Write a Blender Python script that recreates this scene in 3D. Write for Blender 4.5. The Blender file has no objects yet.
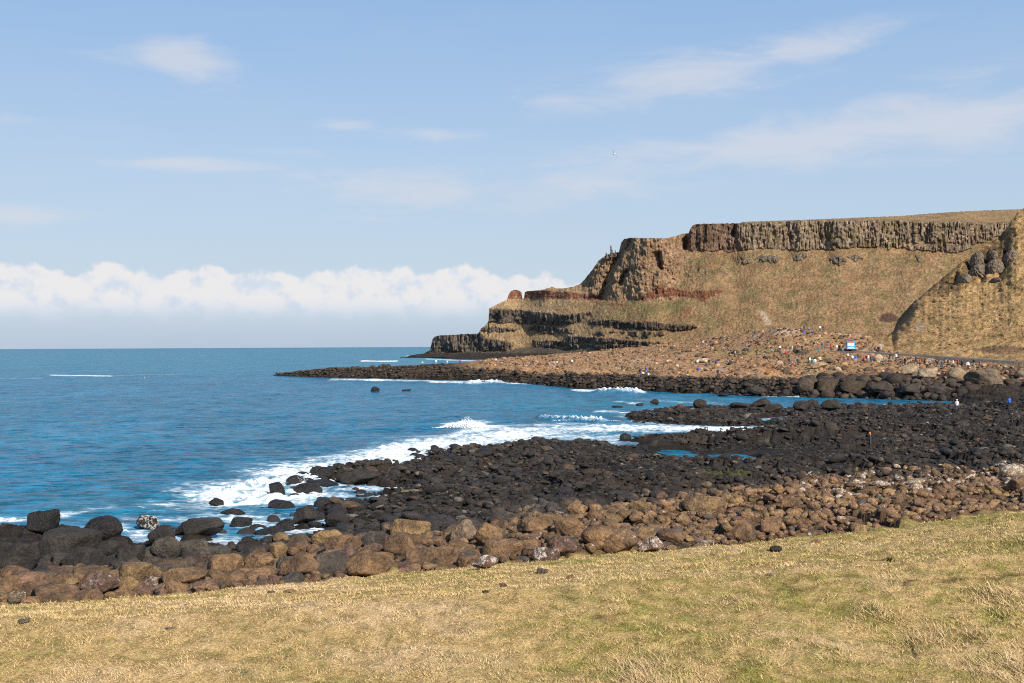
import bpy, bmesh, math, random
import numpy as np
from mathutils import Vector, Matrix
random.seed(7); RNG = np.random.default_rng(11)
SC = bpy.context.scene
COL = SC.collection
R = math.radians

# ------------------------------------------------------------------ camera
F = 1300.0; CX = 512.0; CY = 341.5; EYE = 13.0
PITCH = 4.7 / F; ROLL = 0.0052
fv = np.array([0, math.cos(PITCH), math.sin(PITCH)])
r0 = np.array([1.0, 0, 0]); u0 = np.cross(r0, fv)
rv = math.cos(ROLL) * r0 - math.sin(ROLL) * u0
uv = math.cos(ROLL) * u0 + math.sin(ROLL) * r0
cam = bpy.data.cameras.new('camera'); cam_o = bpy.data.objects.new('camera', cam); COL.objects.link(cam_o)
cam.sensor_width = 36; cam.lens = 36 * F / 1024; cam.clip_start = 0.5; cam.clip_end = 200000
cam_o.matrix_world = Matrix(((rv[0], uv[0], -fv[0], 0), (rv[1], uv[1], -fv[1], 0), (rv[2], uv[2], -fv[2], EYE), (0, 0, 0, 1)))
SC.camera = cam_o

def ray(px, py):
    """direction (X/Y, Z/Y) of the sight line through a pixel"""
    px = np.asarray(px, float); py = np.asarray(py, float)
    a = (px - CX); b = (CY - py)
    dx = fv[0] * F + rv[0] * a + uv[0] * b
    dy = fv[1] * F + rv[1] * a + uv[1] * b
    dz = fv[2] * F + rv[2] * a + uv[2] * b
    return dx / dy, dz / dy
def pt(px, py, d):
    s, t = ray(px, py); return s * d, d + 0 * s, EYE + t * d
def plane(px, py, z=0.0):
    s, t = ray(px, py); d = (z - EYE) / t; return s * d, d
def proj(x, y, z):
    v = (np.asarray(x), np.asarray(y), np.asarray(z) - EYE)
    a = sum(rv[i] * v[i] for i in range(3)); b = sum(uv[i] * v[i] for i in range(3)); c = sum(fv[i] * v[i] for i in range(3))
    return CX + F * a / c, CY - F * b / c

# ------------------------------------------------------------------ noise
def _h(ix, iy, iz, seed):
    n = (ix.astype(np.int64) * 374761393 + iy.astype(np.int64) * 668265263 + iz * 2147483647 % 1000003 * 1013 + seed * 982451653) & 0xffffffff
    n = ((n ^ (n >> 13)) * 1274126177) & 0xffffffff
    n = ((n ^ (n >> 16)) * 2246822519) & 0xffffffff
    return (n ^ (n >> 15)) & 0xffffffff
def pn(x, y, seed=0):
    """2-D gradient noise, about -1..1"""
    x = np.asarray(x, float); y = np.asarray(y, float)
    x, y = np.broadcast_arrays(x, y)
    ix = np.floor(x); iy = np.floor(y); fx = x - ix; fy = y - iy
    u = fx * fx * fx * (fx * (fx * 6 - 15) + 10); v = fy * fy * fy * (fy * (fy * 6 - 15) + 10)
    def g(a, b):
        an = _h(ix + a, iy + b, 0, seed) / 4294967296.0 * 6.2831853
        return np.cos(an) * (fx - a) + np.sin(an) * (fy - b)
    return 1.5 * ((g(0, 0) * (1 - u) + g(1, 0) * u) * (1 - v) + (g(0, 1) * (1 - u) + g(1, 1) * u) * v)
def fbm(x, y, seed=0, o=4, gain=0.5):
    r = 0; a = 1; t = 0
    for k in range(o):
        r = r + a * pn(x * 2 ** k + 17.3 * k, y * 2 ** k - 9.1 * k, seed + k); t += a; a *= gain
    return r / t
def worley(x, y, seed=0):
    """cell noise: F1, F2, cell random"""
    x, y = np.broadcast_arrays(np.asarray(x, float), np.asarray(y, float))
    ix = np.floor(x); iy = np.floor(y)
    f1 = np.full(x.shape, 9.0); f2 = np.full(x.shape, 9.0); c = np.zeros(x.shape)
    for a in (-1, 0, 1):
        for b in (-1, 0, 1):
            h = _h(ix + a, iy + b, 0, seed); h2 = _h(ix + a, iy + b, 1, seed + 7)
            d = np.hypot(ix + a + h / 4294967296.0 - x, iy + b + h2 / 4294967296.0 - y)
            n = d < f1
            f2 = np.where(n, f1, np.minimum(f2, d)); c = np.where(n, (h % 1000) / 1000.0, c); f1 = np.where(n, d, f1)
    return f1, f2, c
def ss(a, b, x):
    t = np.clip((x - a) / (b - a), 0, 1); return t * t * (3 - 2 * t)
def lerp(a, b, t): return a + (b - a) * t
def mixc(c, k, m):
    return c * (1 - m[..., None]) + np.asarray(k, float) * m[..., None]

# ------------------------------------------------------------------ mesh helpers
def mesh_np(name, V, faces, cols=None, smooth=True, extra=None):
    """faces: (n,3) or (n,4) int array"""
    me = bpy.data.meshes.new(name)
    V = np.asarray(V, np.float32); faces = np.asarray(faces, np.int32); k = faces.shape[1]
    me.vertices.add(len(V)); me.vertices.foreach_set('co', V.ravel())
    me.loops.add(faces.size); me.loops.foreach_set('vertex_index', faces.ravel())
    me.polygons.add(len(faces)); me.polygons.foreach_set('loop_start', np.arange(0, faces.size, k, dtype=np.int32))
    me.polygons.foreach_set('loop_total', np.full(len(faces), k, np.int32))
    me.polygons.foreach_set('use_smooth', np.full(len(faces), smooth, bool))
    if cols is not None:
        c = np.ones((len(V), 4), np.float32); c[:, :cols.shape[1]] = cols
        at = me.color_attributes.new('Col', 'FLOAT_COLOR', 'POINT'); at.data.foreach_set('color', c.ravel())
    for nm, arr in (extra or {}).items():
        at = me.attributes.new(nm, 'FLOAT', 'POINT'); at.data.foreach_set('value', np.asarray(arr, np.float32).ravel())
    me.update(calc_edges=True)
    return me
def link(name, me, mat=None, parent=None):
    o = bpy.data.objects.new(name, me); COL.objects.link(o)
    if mat is not None and len(me.materials) == 0: me.materials.append(mat)
    if parent is not None: o.parent = parent
    return o
def tag(o, label=None, cat=None, group=None, kind=None):
    if label: o['label'] = label
    if cat: o['category'] = cat
    if group: o['group'] = group
    if kind: o['kind'] = kind
    return o
def grid_faces(nr, nc):
    i = np.arange(nr * nc).reshape(nr, nc)
    return np.stack([i[:-1, :-1], i[:-1, 1:], i[1:, 1:], i[1:, :-1]], -1).reshape(-1, 4)

# ------------------------------------------------------------------ materials
def new_mat(name):
    m = bpy.data.materials.new(name); m.use_nodes = True; nt = m.node_tree; nt.nodes.clear()
    out = nt.nodes.new('ShaderNodeOutputMaterial'); b = nt.nodes.new('ShaderNodeBsdfPrincipled')
    nt.links.new(b.outputs[0], out.inputs[0]); return m, nt, b
class NT:
    def __init__(s, nt): s.nt = nt
    def n(s, t, **kw):
        x = s.nt.nodes.new(t)
        for k, v in kw.items(): setattr(x, k, v)
        return x
    def l(s, a, b): s.nt.links.new(a, b)
    def put(s, v, inp):
        if hasattr(v, 'is_linked') or isinstance(v, bpy.types.NodeSocket): s.l(v, inp)
        else: inp.default_value = v
    def m(s, op, a, b=None, c=None, clamp=False):
        x = s.n('ShaderNodeMath', operation=op, use_clamp=clamp)
        s.put(a, x.inputs[0])
        if b is not None: s.put(b, x.inputs[1])
        if c is not None: s.put(c, x.inputs[2])
        return x.outputs[0]
    def rng(s, v, a, b, c=0.0, d=1.0, smooth=True):
        x = s.n('ShaderNodeMapRange'); x.interpolation_type = 'SMOOTHSTEP' if smooth else 'LINEAR'
        s.put(v, x.inputs[0]); x.inputs[1].default_value = a; x.inputs[2].default_value = b; x.inputs[3].default_value = c; x.inputs[4].default_value = d
        return x.outputs[0]
    def mix(s, f, a, b, mode='MIX'):
        x = s.n('ShaderNodeMix', data_type='RGBA', blend_type=mode)
        s.put(f, x.inputs[0])
        for v, i in ((a, 6), (b, 7)):
            if isinstance(v, tuple): x.inputs[i].default_value = (*v, 1) if len(v) == 3 else v
            else: s.l(v, x.inputs[i])
        return x.outputs[2]
    def noise(s, vec, scale, detail=4, rough=0.55, dist=0.0, out=0):
        x = s.n('ShaderNodeTexNoise'); x.inputs['Scale'].default_value = scale; x.inputs['Detail'].default_value = detail
        x.inputs['Roughness'].default_value = rough; x.inputs['Distortion'].default_value = dist
        if vec is not None: s.l(vec, x.inputs['Vector'])
        return x.outputs[out]
    def vor(s, vec, scale, feature='F1', out='Distance', rand=1.0):
        x = s.n('ShaderNodeTexVoronoi', feature=feature); x.inputs['Scale'].default_value = scale; x.inputs['Randomness'].default_value = rand
        s.l(vec, x.inputs['Vector']); return x.outputs[out]
    def mapv(s, vec, sc=(1, 1, 1), loc=(0, 0, 0)):
        x = s.n('ShaderNodeMapping'); x.inputs['Scale'].default_value = sc; x.inputs['Location'].default_value = loc; s.l(vec, x.inputs['Vector']); return x.outputs[0]
    def bump(s, h, dist, strength=1.0, normal=None):
        x = s.n('ShaderNodeBump'); x.inputs['Distance'].default_value = dist; x.inputs['Strength'].default_value = strength
        s.l(h, x.inputs['Height'])
        if normal is not None: s.l(normal, x.inputs['Normal'])
        return x.outputs[0]
def simple(name, col, rough=0.6, metal=0.0, nz=0.12, scale=4.0):
    m, nt, b = new_mat(name); g = NT(nt)
    tc = g.n('ShaderNodeTexCoord').outputs['Object']
    f = g.noise(tc, scale, 4)
    c = g.mix(g.rng(f, .3, .7), tuple(x * (1 - nz) for x in col), tuple(min(1, x * (1 + nz)) for x in col))
    g.l(c, b.inputs['Base Color']); b.inputs['Roughness'].default_value = rough; b.inputs['Metallic'].default_value = metal
    return m

def rock_mat(name, source):
    """source 'object' takes each stone's own colour, 'vertex' the mesh's colour attribute; its 4th value is how much pale lichen it wears"""
    m, nt, b = new_mat(name); g = NT(nt)
    geo = g.n('ShaderNodeNewGeometry').outputs['Position']
    if source == 'object':
        oi = g.n('ShaderNodeObjectInfo'); base = oi.outputs['Color']; alpha = oi.outputs['Alpha']
    else:
        a = g.n('ShaderNodeVertexColor', layer_name='Col'); base = a.outputs[0]; alpha = a.outputs[1]
    n1 = g.noise(geo, 1.1, 6, .62); n2 = g.noise(geo, 7.0, 6, .65); n3 = g.noise(geo, 0.32, 3)
    c = g.mix(1.0, base, g.mix(g.rng(n1, .3, .7), (0.55, 0.54, 0.54), (1.42, 1.36, 1.26)), 'MULTIPLY')
    c = g.mix(1.0, c, g.mix(g.rng(n2, .3, .7), (0.6, 0.6, 0.62), (1.4, 1.38, 1.35)), 'MULTIPLY')
    c = g.mix(1.0, c, g.mix(g.rng(n3, .35, .65), (0.85, 0.83, 0.86), (1.15, 1.13, 1.05)), 'MULTIPLY')
    # pits
    pit = g.rng(g.noise(geo, 16.0, 3, .6), .62, .74)
    c = g.mix(g.m('MULTIPLY', pit, .45), c, (0.02, 0.016, 0.013))
    # lichen / guano flecks
    ln = g.noise(geo, 4.2, 8, .78, .3)
    sep = g.n('ShaderNodeSeparateXYZ'); g.l(g.n('ShaderNodeNewGeometry').outputs['Normal'], sep.inputs[0])
    up = g.rng(sep.outputs[2], -.1, .8)
    lm = g.rng(g.m('ADD', g.m('ADD', ln, g.m('MULTIPLY', alpha, .33)), g.m('MULTIPLY', up, .05)), .82, .90)
    lm = g.m('MULTIPLY', lm, g.rng(alpha, .02, .2, 0, .85))
    c = g.mix(lm, c, (0.60, 0.53, 0.47))
    g.l(c, b.inputs['Base Color'])
    bw = g.n('ShaderNodeRGBToBW'); g.l(base, bw.inputs[0])
    g.l(g.rng(bw.outputs[0], .014, .028, .5, .88), b.inputs['Roughness'])
    b.inputs['Specular IOR Level'].default_value = 0.4
    h = g.m('ADD', g.m('MULTIPLY', n2, .5), n1)
    g.l(g.bump(h, .38, .95), b.inputs['Normal'])
    return m
ROCK_O = rock_mat('basalt_stone', 'object')
ROCK_V = rock_mat('basalt_rubble', 'vertex')

def ground_mat():
    m, nt, b = new_mat('dry_grass_turf'); g = NT(nt)
    geo = g.n('ShaderNodeNewGeometry').outputs['Position']
    base = g.n('ShaderNodeVertexColor', layer_name='Col').outputs[0]
    st = g.mapv(geo, (1, .8, 1))
    n1 = g.noise(st, 2.2, 6, .65, .4); n2 = g.noise(geo, 14, 5, .7); n3 = g.noise(geo, 45, 3, .7)
    c = g.mix(1.0, base, g.mix(g.rng(n1, .3, .7), (0.68, 0.68, 0.62), (1.3, 1.27, 1.3)), 'MULTIPLY')
    c = g.mix(1.0, c, g.mix(g.rng(n2, .3, .7), (0.62, 0.62, 0.6), (1.35, 1.32, 1.3)), 'MULTIPLY')
    g.l(c, b.inputs['Base Color']); b.inputs['Roughness'].default_value = 0.95; b.inputs['Specular IOR Level'].default_value = .1
    h = g.m('ADD', g.m('ADD', n1, g.m('MULTIPLY', n2, .45)), g.m('MULTIPLY', n3, .2))
    g.l(g.bump(h, .3, .9), b.inputs['Normal'])
    return m
def terrain_mat(name, sc=1.0, bump=1.0, streak=False):
    m, nt, b = new_mat(name); g = NT(nt)
    geo = g.n('ShaderNodeNewGeometry').outputs['Position']
    vc = g.n('ShaderNodeVertexColor', layer_name='Col'); base = vc.outputs[0]; rocky = vc.outputs[1]
    n1 = g.noise(geo, .12 * sc, 7, .62, .3); n2 = g.noise(geo, .6 * sc, 6, .68)
    n3 = g.noise(geo, 2.2 * sc, 4, .7)
    c = g.mix(1.0, base, g.mix(g.rng(n1, .3, .7), (0.74, 0.74, 0.70), (1.26, 1.24, 1.24)), 'MULTIPLY')
    c = g.mix(1.0, c, g.mix(g.rng(n2, .3, .7), (0.66, 0.65, 0.63), (1.34, 1.33, 1.33)), 'MULTIPLY')
    c = g.mix(1.0, c, g.mix(g.rng(n3, .3, .7), (0.80, 0.79, 0.76), (1.2, 1.2, 1.22)), 'MULTIPLY')
    h = g.m('ADD', n2, g.m('MULTIPLY', n3, .5))
    if streak:
        col = g.mapv(geo, (1, 1, .16))
        s1 = g.noise(col, .55 * sc, 5, .68, .2); s2 = g.noise(g.mapv(geo, (1, 1, .3)), .25 * sc, 6, .7)
        sm = g.rng(s1, .34, .66)
        cc = g.mix(1.0, c, g.mix(sm, (0.5, 0.48, 0.48), (1.5, 1.46, 1.42)), 'MULTIPLY')
        pale = g.m('MULTIPLY', g.rng(s2, .58, .66), g.rng(s1, .48, .6))
        pm = g.rng(rocky, .9, 1.0)
        cc = g.mix(g.m('MULTIPLY', pale, g.m('MULTIPLY', .8, pm)), cc, (0.44, 0.40, 0.36))
        c = g.mix(rocky, c, cc)
        h = g.m('ADD', h, g.m('MULTIPLY', g.m('MULTIPLY', s1, rocky), 1.6))
    g.l(c, b.inputs['Base Color']); b.inputs['Roughness'].default_value = 0.92; b.inputs['Specular IOR Level'].default_value = .15
    g.l(g.bump(h, 1.4 * bump / sc, .9), b.inputs['Normal'])
    return m
M_TURF = ground_mat()
M_CLIFF = terrain_mat('cliff_and_hill', .7, 2.2, True)
M_HILL = terrain_mat('near_hillside', 1.0, 1.5, False)
M_SHORE = terrain_mat('shore_rock', 2.6, .7, False)

# ------------------------------------------------------------------ shore layout (plane-pixel outline of the waterline)
def P(px, py): x, y = plane(px, py); return (float(x), float(y))
def D(px, d): s = float(ray(px, 360)[0]); return (s * d, d)
LAND = [D(-900, 60), P(-500, 556), P(-200, 540), P(0, 533), P(60, 531), P(100, 534), P(116, 541), P(128, 547), P(146, 544), P(170, 534), P(205, 531), P(222, 545), P(240, 549),
        P(262, 549), P(285, 546), P(303, 533), P(320, 517), P(335, 507), P(355, 498), P(383, 493), P(372, 488.5), P(336, 487), P(333, 478), P(345, 473), P(395, 473), P(424, 466),
        P(425, 461), P(414, 457), P(430, 452), P(443, 450), P(472, 449), P(510, 447.5), P(543, 446), P(575, 443.5), P(600, 441), P(645, 438.5), P(700, 437.5), P(764, 434), P(777, 428),
        P(752, 426.5), P(700, 427), P(640, 423), P(627, 418), P(632, 412), P(690, 408), P(760, 408.5), P(800, 408), P(860, 408), P(890, 406), P(910, 404), P(955, 404),
        P(955, 401.5), P(900, 400), P(860, 398.5), P(800, 397), P(760, 396), P(700, 393.5), P(640, 391.5), P(600, 389.5), P(560, 387.3), P(530, 384), P(470, 381), P(400, 379), P(330, 378), P(278, 376),
        D(273, 590), D(279, 615), D(320, 640), D(380, 620), D(435, 610), D(470, 640), D(520, 740), D(560, 900), D(600, 1150), D(700, 1300), D(3500, 1200), D(6500, 200), D(9000, 20), D(-9000, 4)]
POOLS = [[P(604, 440), P(648, 443), P(646, 449), P(618, 448)], [P(652, 449), P(680, 450), P(700, 455), P(695, 459), P(670, 457)],
         [P(706, 455), P(740, 454), P(758, 458), P(748, 464), P(716, 463)],
         [P(752, 418), P(790, 415), P(798, 417), P(780, 421), P(755, 422)], [P(350, 493), P(352, 489), P(381, 489), P(384, 493)],
         [P(860, 404.5), P(905, 404), P(955, 404), P(955, 405.5), P(900, 407)]]
def poly_sd(x, y, poly):
    """signed distance, positive inside"""
    A = np.array(poly); B = np.roll(A, -1, 0)
    best = np.full(x.shape, 1e9); ins = np.zeros(x.shape, bool)
    for (ax, ay), (bx, by) in zip(A, B):
        ex, ey = bx - ax, by - ay; wx, wy = x - ax, y - ay
        t = np.clip((wx * ex + wy * ey) / (ex * ex + ey * ey + 1e-9), 0, 1)
        best = np.minimum(best, np.hypot(wx - ex * t, wy - ey * t))
        c = (ay > y) != (by > y)
        with np.errstate(divide='ignore', invalid='ignore'):
            xi = ax + (y - ay) * ex / (ey if ey != 0 else 1e-9)
        ins ^= c & (x < xi)
    return np.where(ins, best, -best)
def pool_dist(x, y):
    r_ = np.full(np.shape(x), 99.0)
    for p in POOLS[:3]: r_ = np.minimum(r_, -poly_sd(x, y, p))
    return r_
def shore_dist(x, y):
    sd = poly_sd(x, y, LAND)
    for p in POOLS: sd = np.minimum(sd, -poly_sd(x, y, p))
    return sd
def curve(pts):
    """pts (px, py, d) -> functions of s giving d and z"""
    a = np.array(pts, float); s, t = ray(a[:, 0], a[:, 1]); z = EYE + t * a[:, 2]
    return s, a[:, 2], z
def curve_z(pts):
    a = np.array(pts, float); s, t = ray(a[:, 0], a[:, 1]); d = (a[:, 2] - EYE) / t
    return s, d, a[:, 2]
C0 = curve([(-900, 760, 14), (0, 760, 14), (512, 755, 14.5), (1024, 740, 15), (2500, 700, 15)])
C1 = curve([(-900, 640, 40), (-300, 624, 42), (0, 604, 46), (150, 596, 48), (340, 580, 51), (500, 563, 55), (680, 549, 60), (800, 538, 64), (900, 528, 68), (1024, 511, 73), (1400, 470, 82), (2500, 430, 90)])
C2 = curve_z([(-900, 590, 2.4), (-300, 575, 2.2), (0, 566, 2.0), (200, 566, 1.9), (300, 552, 1.8), (400, 532, 1.8), (500, 522, 1.9), (600, 512, 2.0), (700, 491, 2.0), (800, 479, 2.0), (900, 474, 2.1), (1024, 468, 2.2), (1400, 450, 2.6), (2500, 430, 3)])
PLAT = curve([(-900, 400, 260), (500, 440, 150), (640, 432, 190), (700, 427, 190), (780, 418, 195), (860, 413, 198), (957, 411.5, 200), (1024, 412, 195), (1400, 410, 190), (2500, 405, 170)])
LOW = curve_z([(-900, 412, .3), (600, 412, .5), (780, 409, .8), (880, 408, 1.0), (957, 406, 1.4), (1024, 402, 1.7), (1400, 402, 2.0), (2500, 402, 3)])
WF = np.array([(-900, 376), (275, 376.5), (330, 378), (400, 379), (470, 381), (530, 384), (560, 387.3), (640, 391.5), (700, 393.5), (760, 396), (800, 397), (860, 398.5), (900, 400), (955, 401), (1024, 400), (1400, 405), (2500, 415)], float)
def _wf(px): return np.interp(px, WF[:, 0], WF[:, 1])
def _L(lst):
    out = []
    for px, py in lst:
        dw = float(plane(px, _wf(px))[1]); out.append((px, py, dw + (13 if px > 430 else 6 + 7 * (px + 900) / 1330)))
    return curve(out)
L = _L([(-900, 374), (275, 374.3), (300, 371.5), (330, 369), (400, 367), (450, 365.5), (500, 367), (540, 370), (575, 374), (600, 375), (650, 377.5), (700, 378.5), (760, 380), (800, 381), (840, 378.5), (900, 380), (960, 382), (1024, 386), (1400, 392), (2500, 400)])
M = curve([(-900, 374, 700), (275, 374.2, 604), (330, 369, 610), (400, 367, 590), (450, 364.3, 570), (500, 363, 545), (600, 364, 480), (700, 362, 432), (760, 357, 420), (805, 352.3, 405), (850, 352.8, 395), (900, 355.5, 378), (985, 361.5, 345), (1024, 364, 332), (1400, 385, 262), (2500, 400, 200)])
T = curve([(-900, 374, 720), (275, 374.2, 620), (330, 369.4, 625), (400, 367.3, 605), (450, 363.8, 590), (480, 361, 590), (520, 357, 600), (560, 354.5, 610), (600, 351, 615), (650, 346, 590), (700, 339.5, 540), (740, 333, 490), (778, 328.5, 455), (830, 331.5, 446), (870, 337, 440), (885, 352, 400), (900, 355, 388), (985, 361, 355), (1024, 363.5, 342), (1400, 384.5, 272), (2500, 399.5, 210)])
B = curve([(-900, 374, 800), (275, 374, 700), (480, 366, 720), (600, 356, 760), (700, 346, 700), (780, 336, 620), (870, 343, 560), (900, 352, 520), (1024, 352, 480), (2500, 352, 420)])
def Hprof(s, d):
    ks = [C0, C1, C2, PLAT, LOW, L, M, T, B]
    dd = [np.interp(s, k[0], k[1]) for k in ks]; zz = [np.interp(s, k[0], k[2]) for k in ks]
    for i in range(1, len(dd)): dd[i] = np.maximum(dd[i], dd[i - 1] + 1.5)
    z = np.where(d < dd[0], zz[0] + (dd[0] - d) * .25, zz[-1] - 0 * d)
    # in front of the water on the left side the platform only falls away
    for i in range(len(ks) - 1):
        t = (d - dd[i]) / (dd[i + 1] - dd[i]); m = (t >= 0) & (t < 1)
        z = np.where(m, lerp(zz[i], zz[i + 1], t), z)
    return z, dd, zz
RIDGES = [(P(660, 447.5), P(690, 446), 3.5, .9), (P(718, 446.5), P(840, 446), 4, 1.3), (P(700, 419), P(800, 417), 8, .6), (P(880, 421), P(1250, 424), 7, .9), (P(420, 470), P(340, 480), 2.5, 1.0), (P(860, 440), P(1200, 446), 4, .7)]
def H(s, d, detail=True):
    s, d = np.broadcast_arrays(np.asarray(s, float), np.asarray(d, float))
    x = s * d; y = d
    z, dd, zz = Hprof(s, d)
    sd = shore_dist(x, y)
    far = ss(255, 330, d)
    jag = 1.6 * pn(x * .22, y * .22, 31) + .9 * pn(x * .6, y * .6, 32)
    near_band = ss(-4, 4, d - dd[2])       # 0 on grass / brown band, 1 beyond
    sdn = sd + jag * (.5 + .9 * far)
    g_near = np.where(sdn > 0, 10.0 / np.maximum(d, 60) * sdn + .22 * (1 - np.exp(-sdn / 1.2)), .35 * sdn)
    for (ax_, ay_), (bx_, by2), wd, hg in RIDGES:
        ex, ey = bx_ - ax_, by2 - ay_; t_ = np.clip(((x - ax_) * ex + (y - ay_) * ey) / (ex * ex + ey * ey), 0, 1)
        g_near = g_near + hg * (1 + .5 * pn(x * .15, y * .15, 91)) * np.exp(-(np.hypot(x - ax_ - ex * t_, y - ay_ - ey * t_) / wd) ** 4) * (sdn > -1)
    g_far = np.where(sdn > 0, 2.6 * (1 - np.exp(-sdn / 3.0)) + .28 * sdn, .5 * sdn)
    g = lerp(g_near, g_far, far)
    z = np.minimum(z + ss(0, 6, d - dd[2]) * .6 * (d < 300), g)
    z = np.maximum(z, -2.5)
    if detail:
        gr = ss(1.5, -1.5, d - dd[1])      # grass
        tk1, tk2, tkc = worley(x * .55, y * .4, 61); rgt = ss(.0, .22, x / y)
        hum = .16 * fbm(x * .35, y * .5, 3, 3) + .055 * fbm(x * 1.8, y * 2.6, 5, 2) + (.05 + .15 * rgt) * np.clip(.42 - tk1, 0, 1) * 2.2 * (tkc > .45) + .06 * rgt * fbm(x * 1.2, y * 1.0, 67, 3)
        f1, f2, c = worley(x * .55 + .2 * pn(x, y, 3), y * .55, 9)
        g1, g2, c2 = worley(x * .2, y * .12, 19)
        rocky = .55 * (c - .5) + .5 * np.clip((f2 - f1) * 2.2, 0, .6) - .25 + .5 * fbm(x * .12, y * .2, 13, 3) + .55 * (c2 - .5) + .12 * pn(x * 2.2, y * 2.2, 8)
        # shore ledges step up in beds
        q = .8; zb = z + rocky
        zb = lerp(zb, np.round(zb / q) * q + .12 * pn(x * 1.5, y * 1.5, 66), .45 * ss(90, 130, d))
        rock = 1 - gr
        pdq = np.full(zb.shape, 99.0); mq = (d > 110) & (d < 200); pdq[mq] = pool_dist(x[mq], y[mq]); calm = np.where(d < 157, ss(1, 14, pdq), ss(.3, 4, pdq)); zb = lerp(z, zb, calm)
        tanz = ss(0, 8, d - dd[5]) * ss(320, 350, d)
        land = ss(-3, 1, sdn)
        amp_t = (1.0 * fbm(x * .07, y * .07, 71, 4) + .5 * (c - .5))
        z = z + hum * gr + np.where(rock > 0, rock * (1 - tanz) * (zb - z) * lerp(.35, 1, land) * (1 - .5*ss(0,-2,sdn)), 0) + tanz * amp_t
        # columnar ledge face of the far causeway
    return z
def aux(s, d):
    z, dd, zz = Hprof(np.asarray(s, float), np.asarray(d, float)); return dd
_dm = np.concatenate([np.linspace(15, 120, 900), np.geomspace(120.2, 900, 2600)])
def hit(px, py):
    """where the sight line through a pixel meets the ground"""
    s, t = ray(px, py); s = float(s); t = float(t)
    z = H(np.full(_dm.shape, s), _dm); rz = EYE + t * _dm
    k = np.nonzero(z >= rz)[0]
    k = k[0] if len(k) else len(_dm) - 1
    return s * _dm[k], _dm[k], z[k]

# ------------------------------------------------------------------ terrain sheet
TAN = (0.31, 0.182, 0.098); DARK = (0.026, 0.022, 0.020); BROWN = (0.17, 0.105, 0.06); GREY = (0.12, 0.105, 0.09)
STRAW = (0.51, 0.365, 0.165); OLIVE = (0.24, 0.25, 0.055); PALE = (0.62, 0.45, 0.25)
cols_px = np.concatenate([np.arange(-1100, -160, 8.0), np.arange(-160, 1180, 1.5), np.arange(1180, 2300, 8.0)]); rows_d = np.concatenate([np.geomspace(9, 330, 760), np.geomspace(331, 700, 190), np.geomspace(705, 1180, 40)])
S_, _t = ray(cols_px, 400.0 + 0 * cols_px)
SS, DD = np.meshgrid(S_, rows_d)
ZZ = H(SS, DD); XX = SS * DD; YY = DD
AX = aux(SS, DD)
def gp(px, py): q_ = hit(px, py); return q_[0], q_[1]
FURROW = [(*gp(a_, b_), *gp(c_, d_)) for a_, b_, c_, d_ in ((905, 586, 960, 580), (960, 580, 1024, 575), (598, 618, 606, 617), (870, 560, 890, 558), (930, 540, 1000, 534), (795, 591, 815, 590))]
def grass_col(x, y):
    n = fbm(x * .18, y * .3, 41, 4); n2 = fbm(x * .9, y * 1.6, 45, 3); n3 = fbm(x * .05, y * .1, 47, 2)
    c = np.zeros(x.shape + (3,)) + np.array(STRAW)
    c = mixc(c, PALE, ss(-.05, .4, -n + .6 * n2) * .85)
    c = mixc(c, (.29, .25, .06), ss(-.1, .22, x / y) * ss(-.3, .3, n2 + .5 * n3) * .7)
    c = mixc(c, OLIVE, ss(.0, .65, .55 * n + .6 * n2 + .3 * n3 + .3 * pn(x * 3.1, y * 4.2, 49)) * .8)
    c = mixc(c, (.33, .22, .11), ss(.35, .6, n2 - .3 * n) * .35)
    q = np.zeros(x.shape)
    for x0, y0, x1, y1 in FURROW:
        t_ = np.clip(((x - x0) * (x1 - x0) + (y - y0) * (y1 - y0)) / ((x1 - x0) ** 2 + (y1 - y0) ** 2), 0, 1)
        q = np.maximum(q, np.exp(-(np.hypot(x - lerp(x0, x1, t_), y - lerp(y0, y1, t_)) / .14) ** 2))
    c = mixc(c, (.13, .08, .045), ss(.3, .8, q + .9 * n2) * .7)
    c = mixc(c, (.24, .26, .05), ss(.5, .9, np.exp(-((y - np.interp(x / y, C1[0], C1[1]) + 2.5) / 2.5) ** 2) * .6 + .5 * n2 + .25 * n) * .6)
    return c
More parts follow.
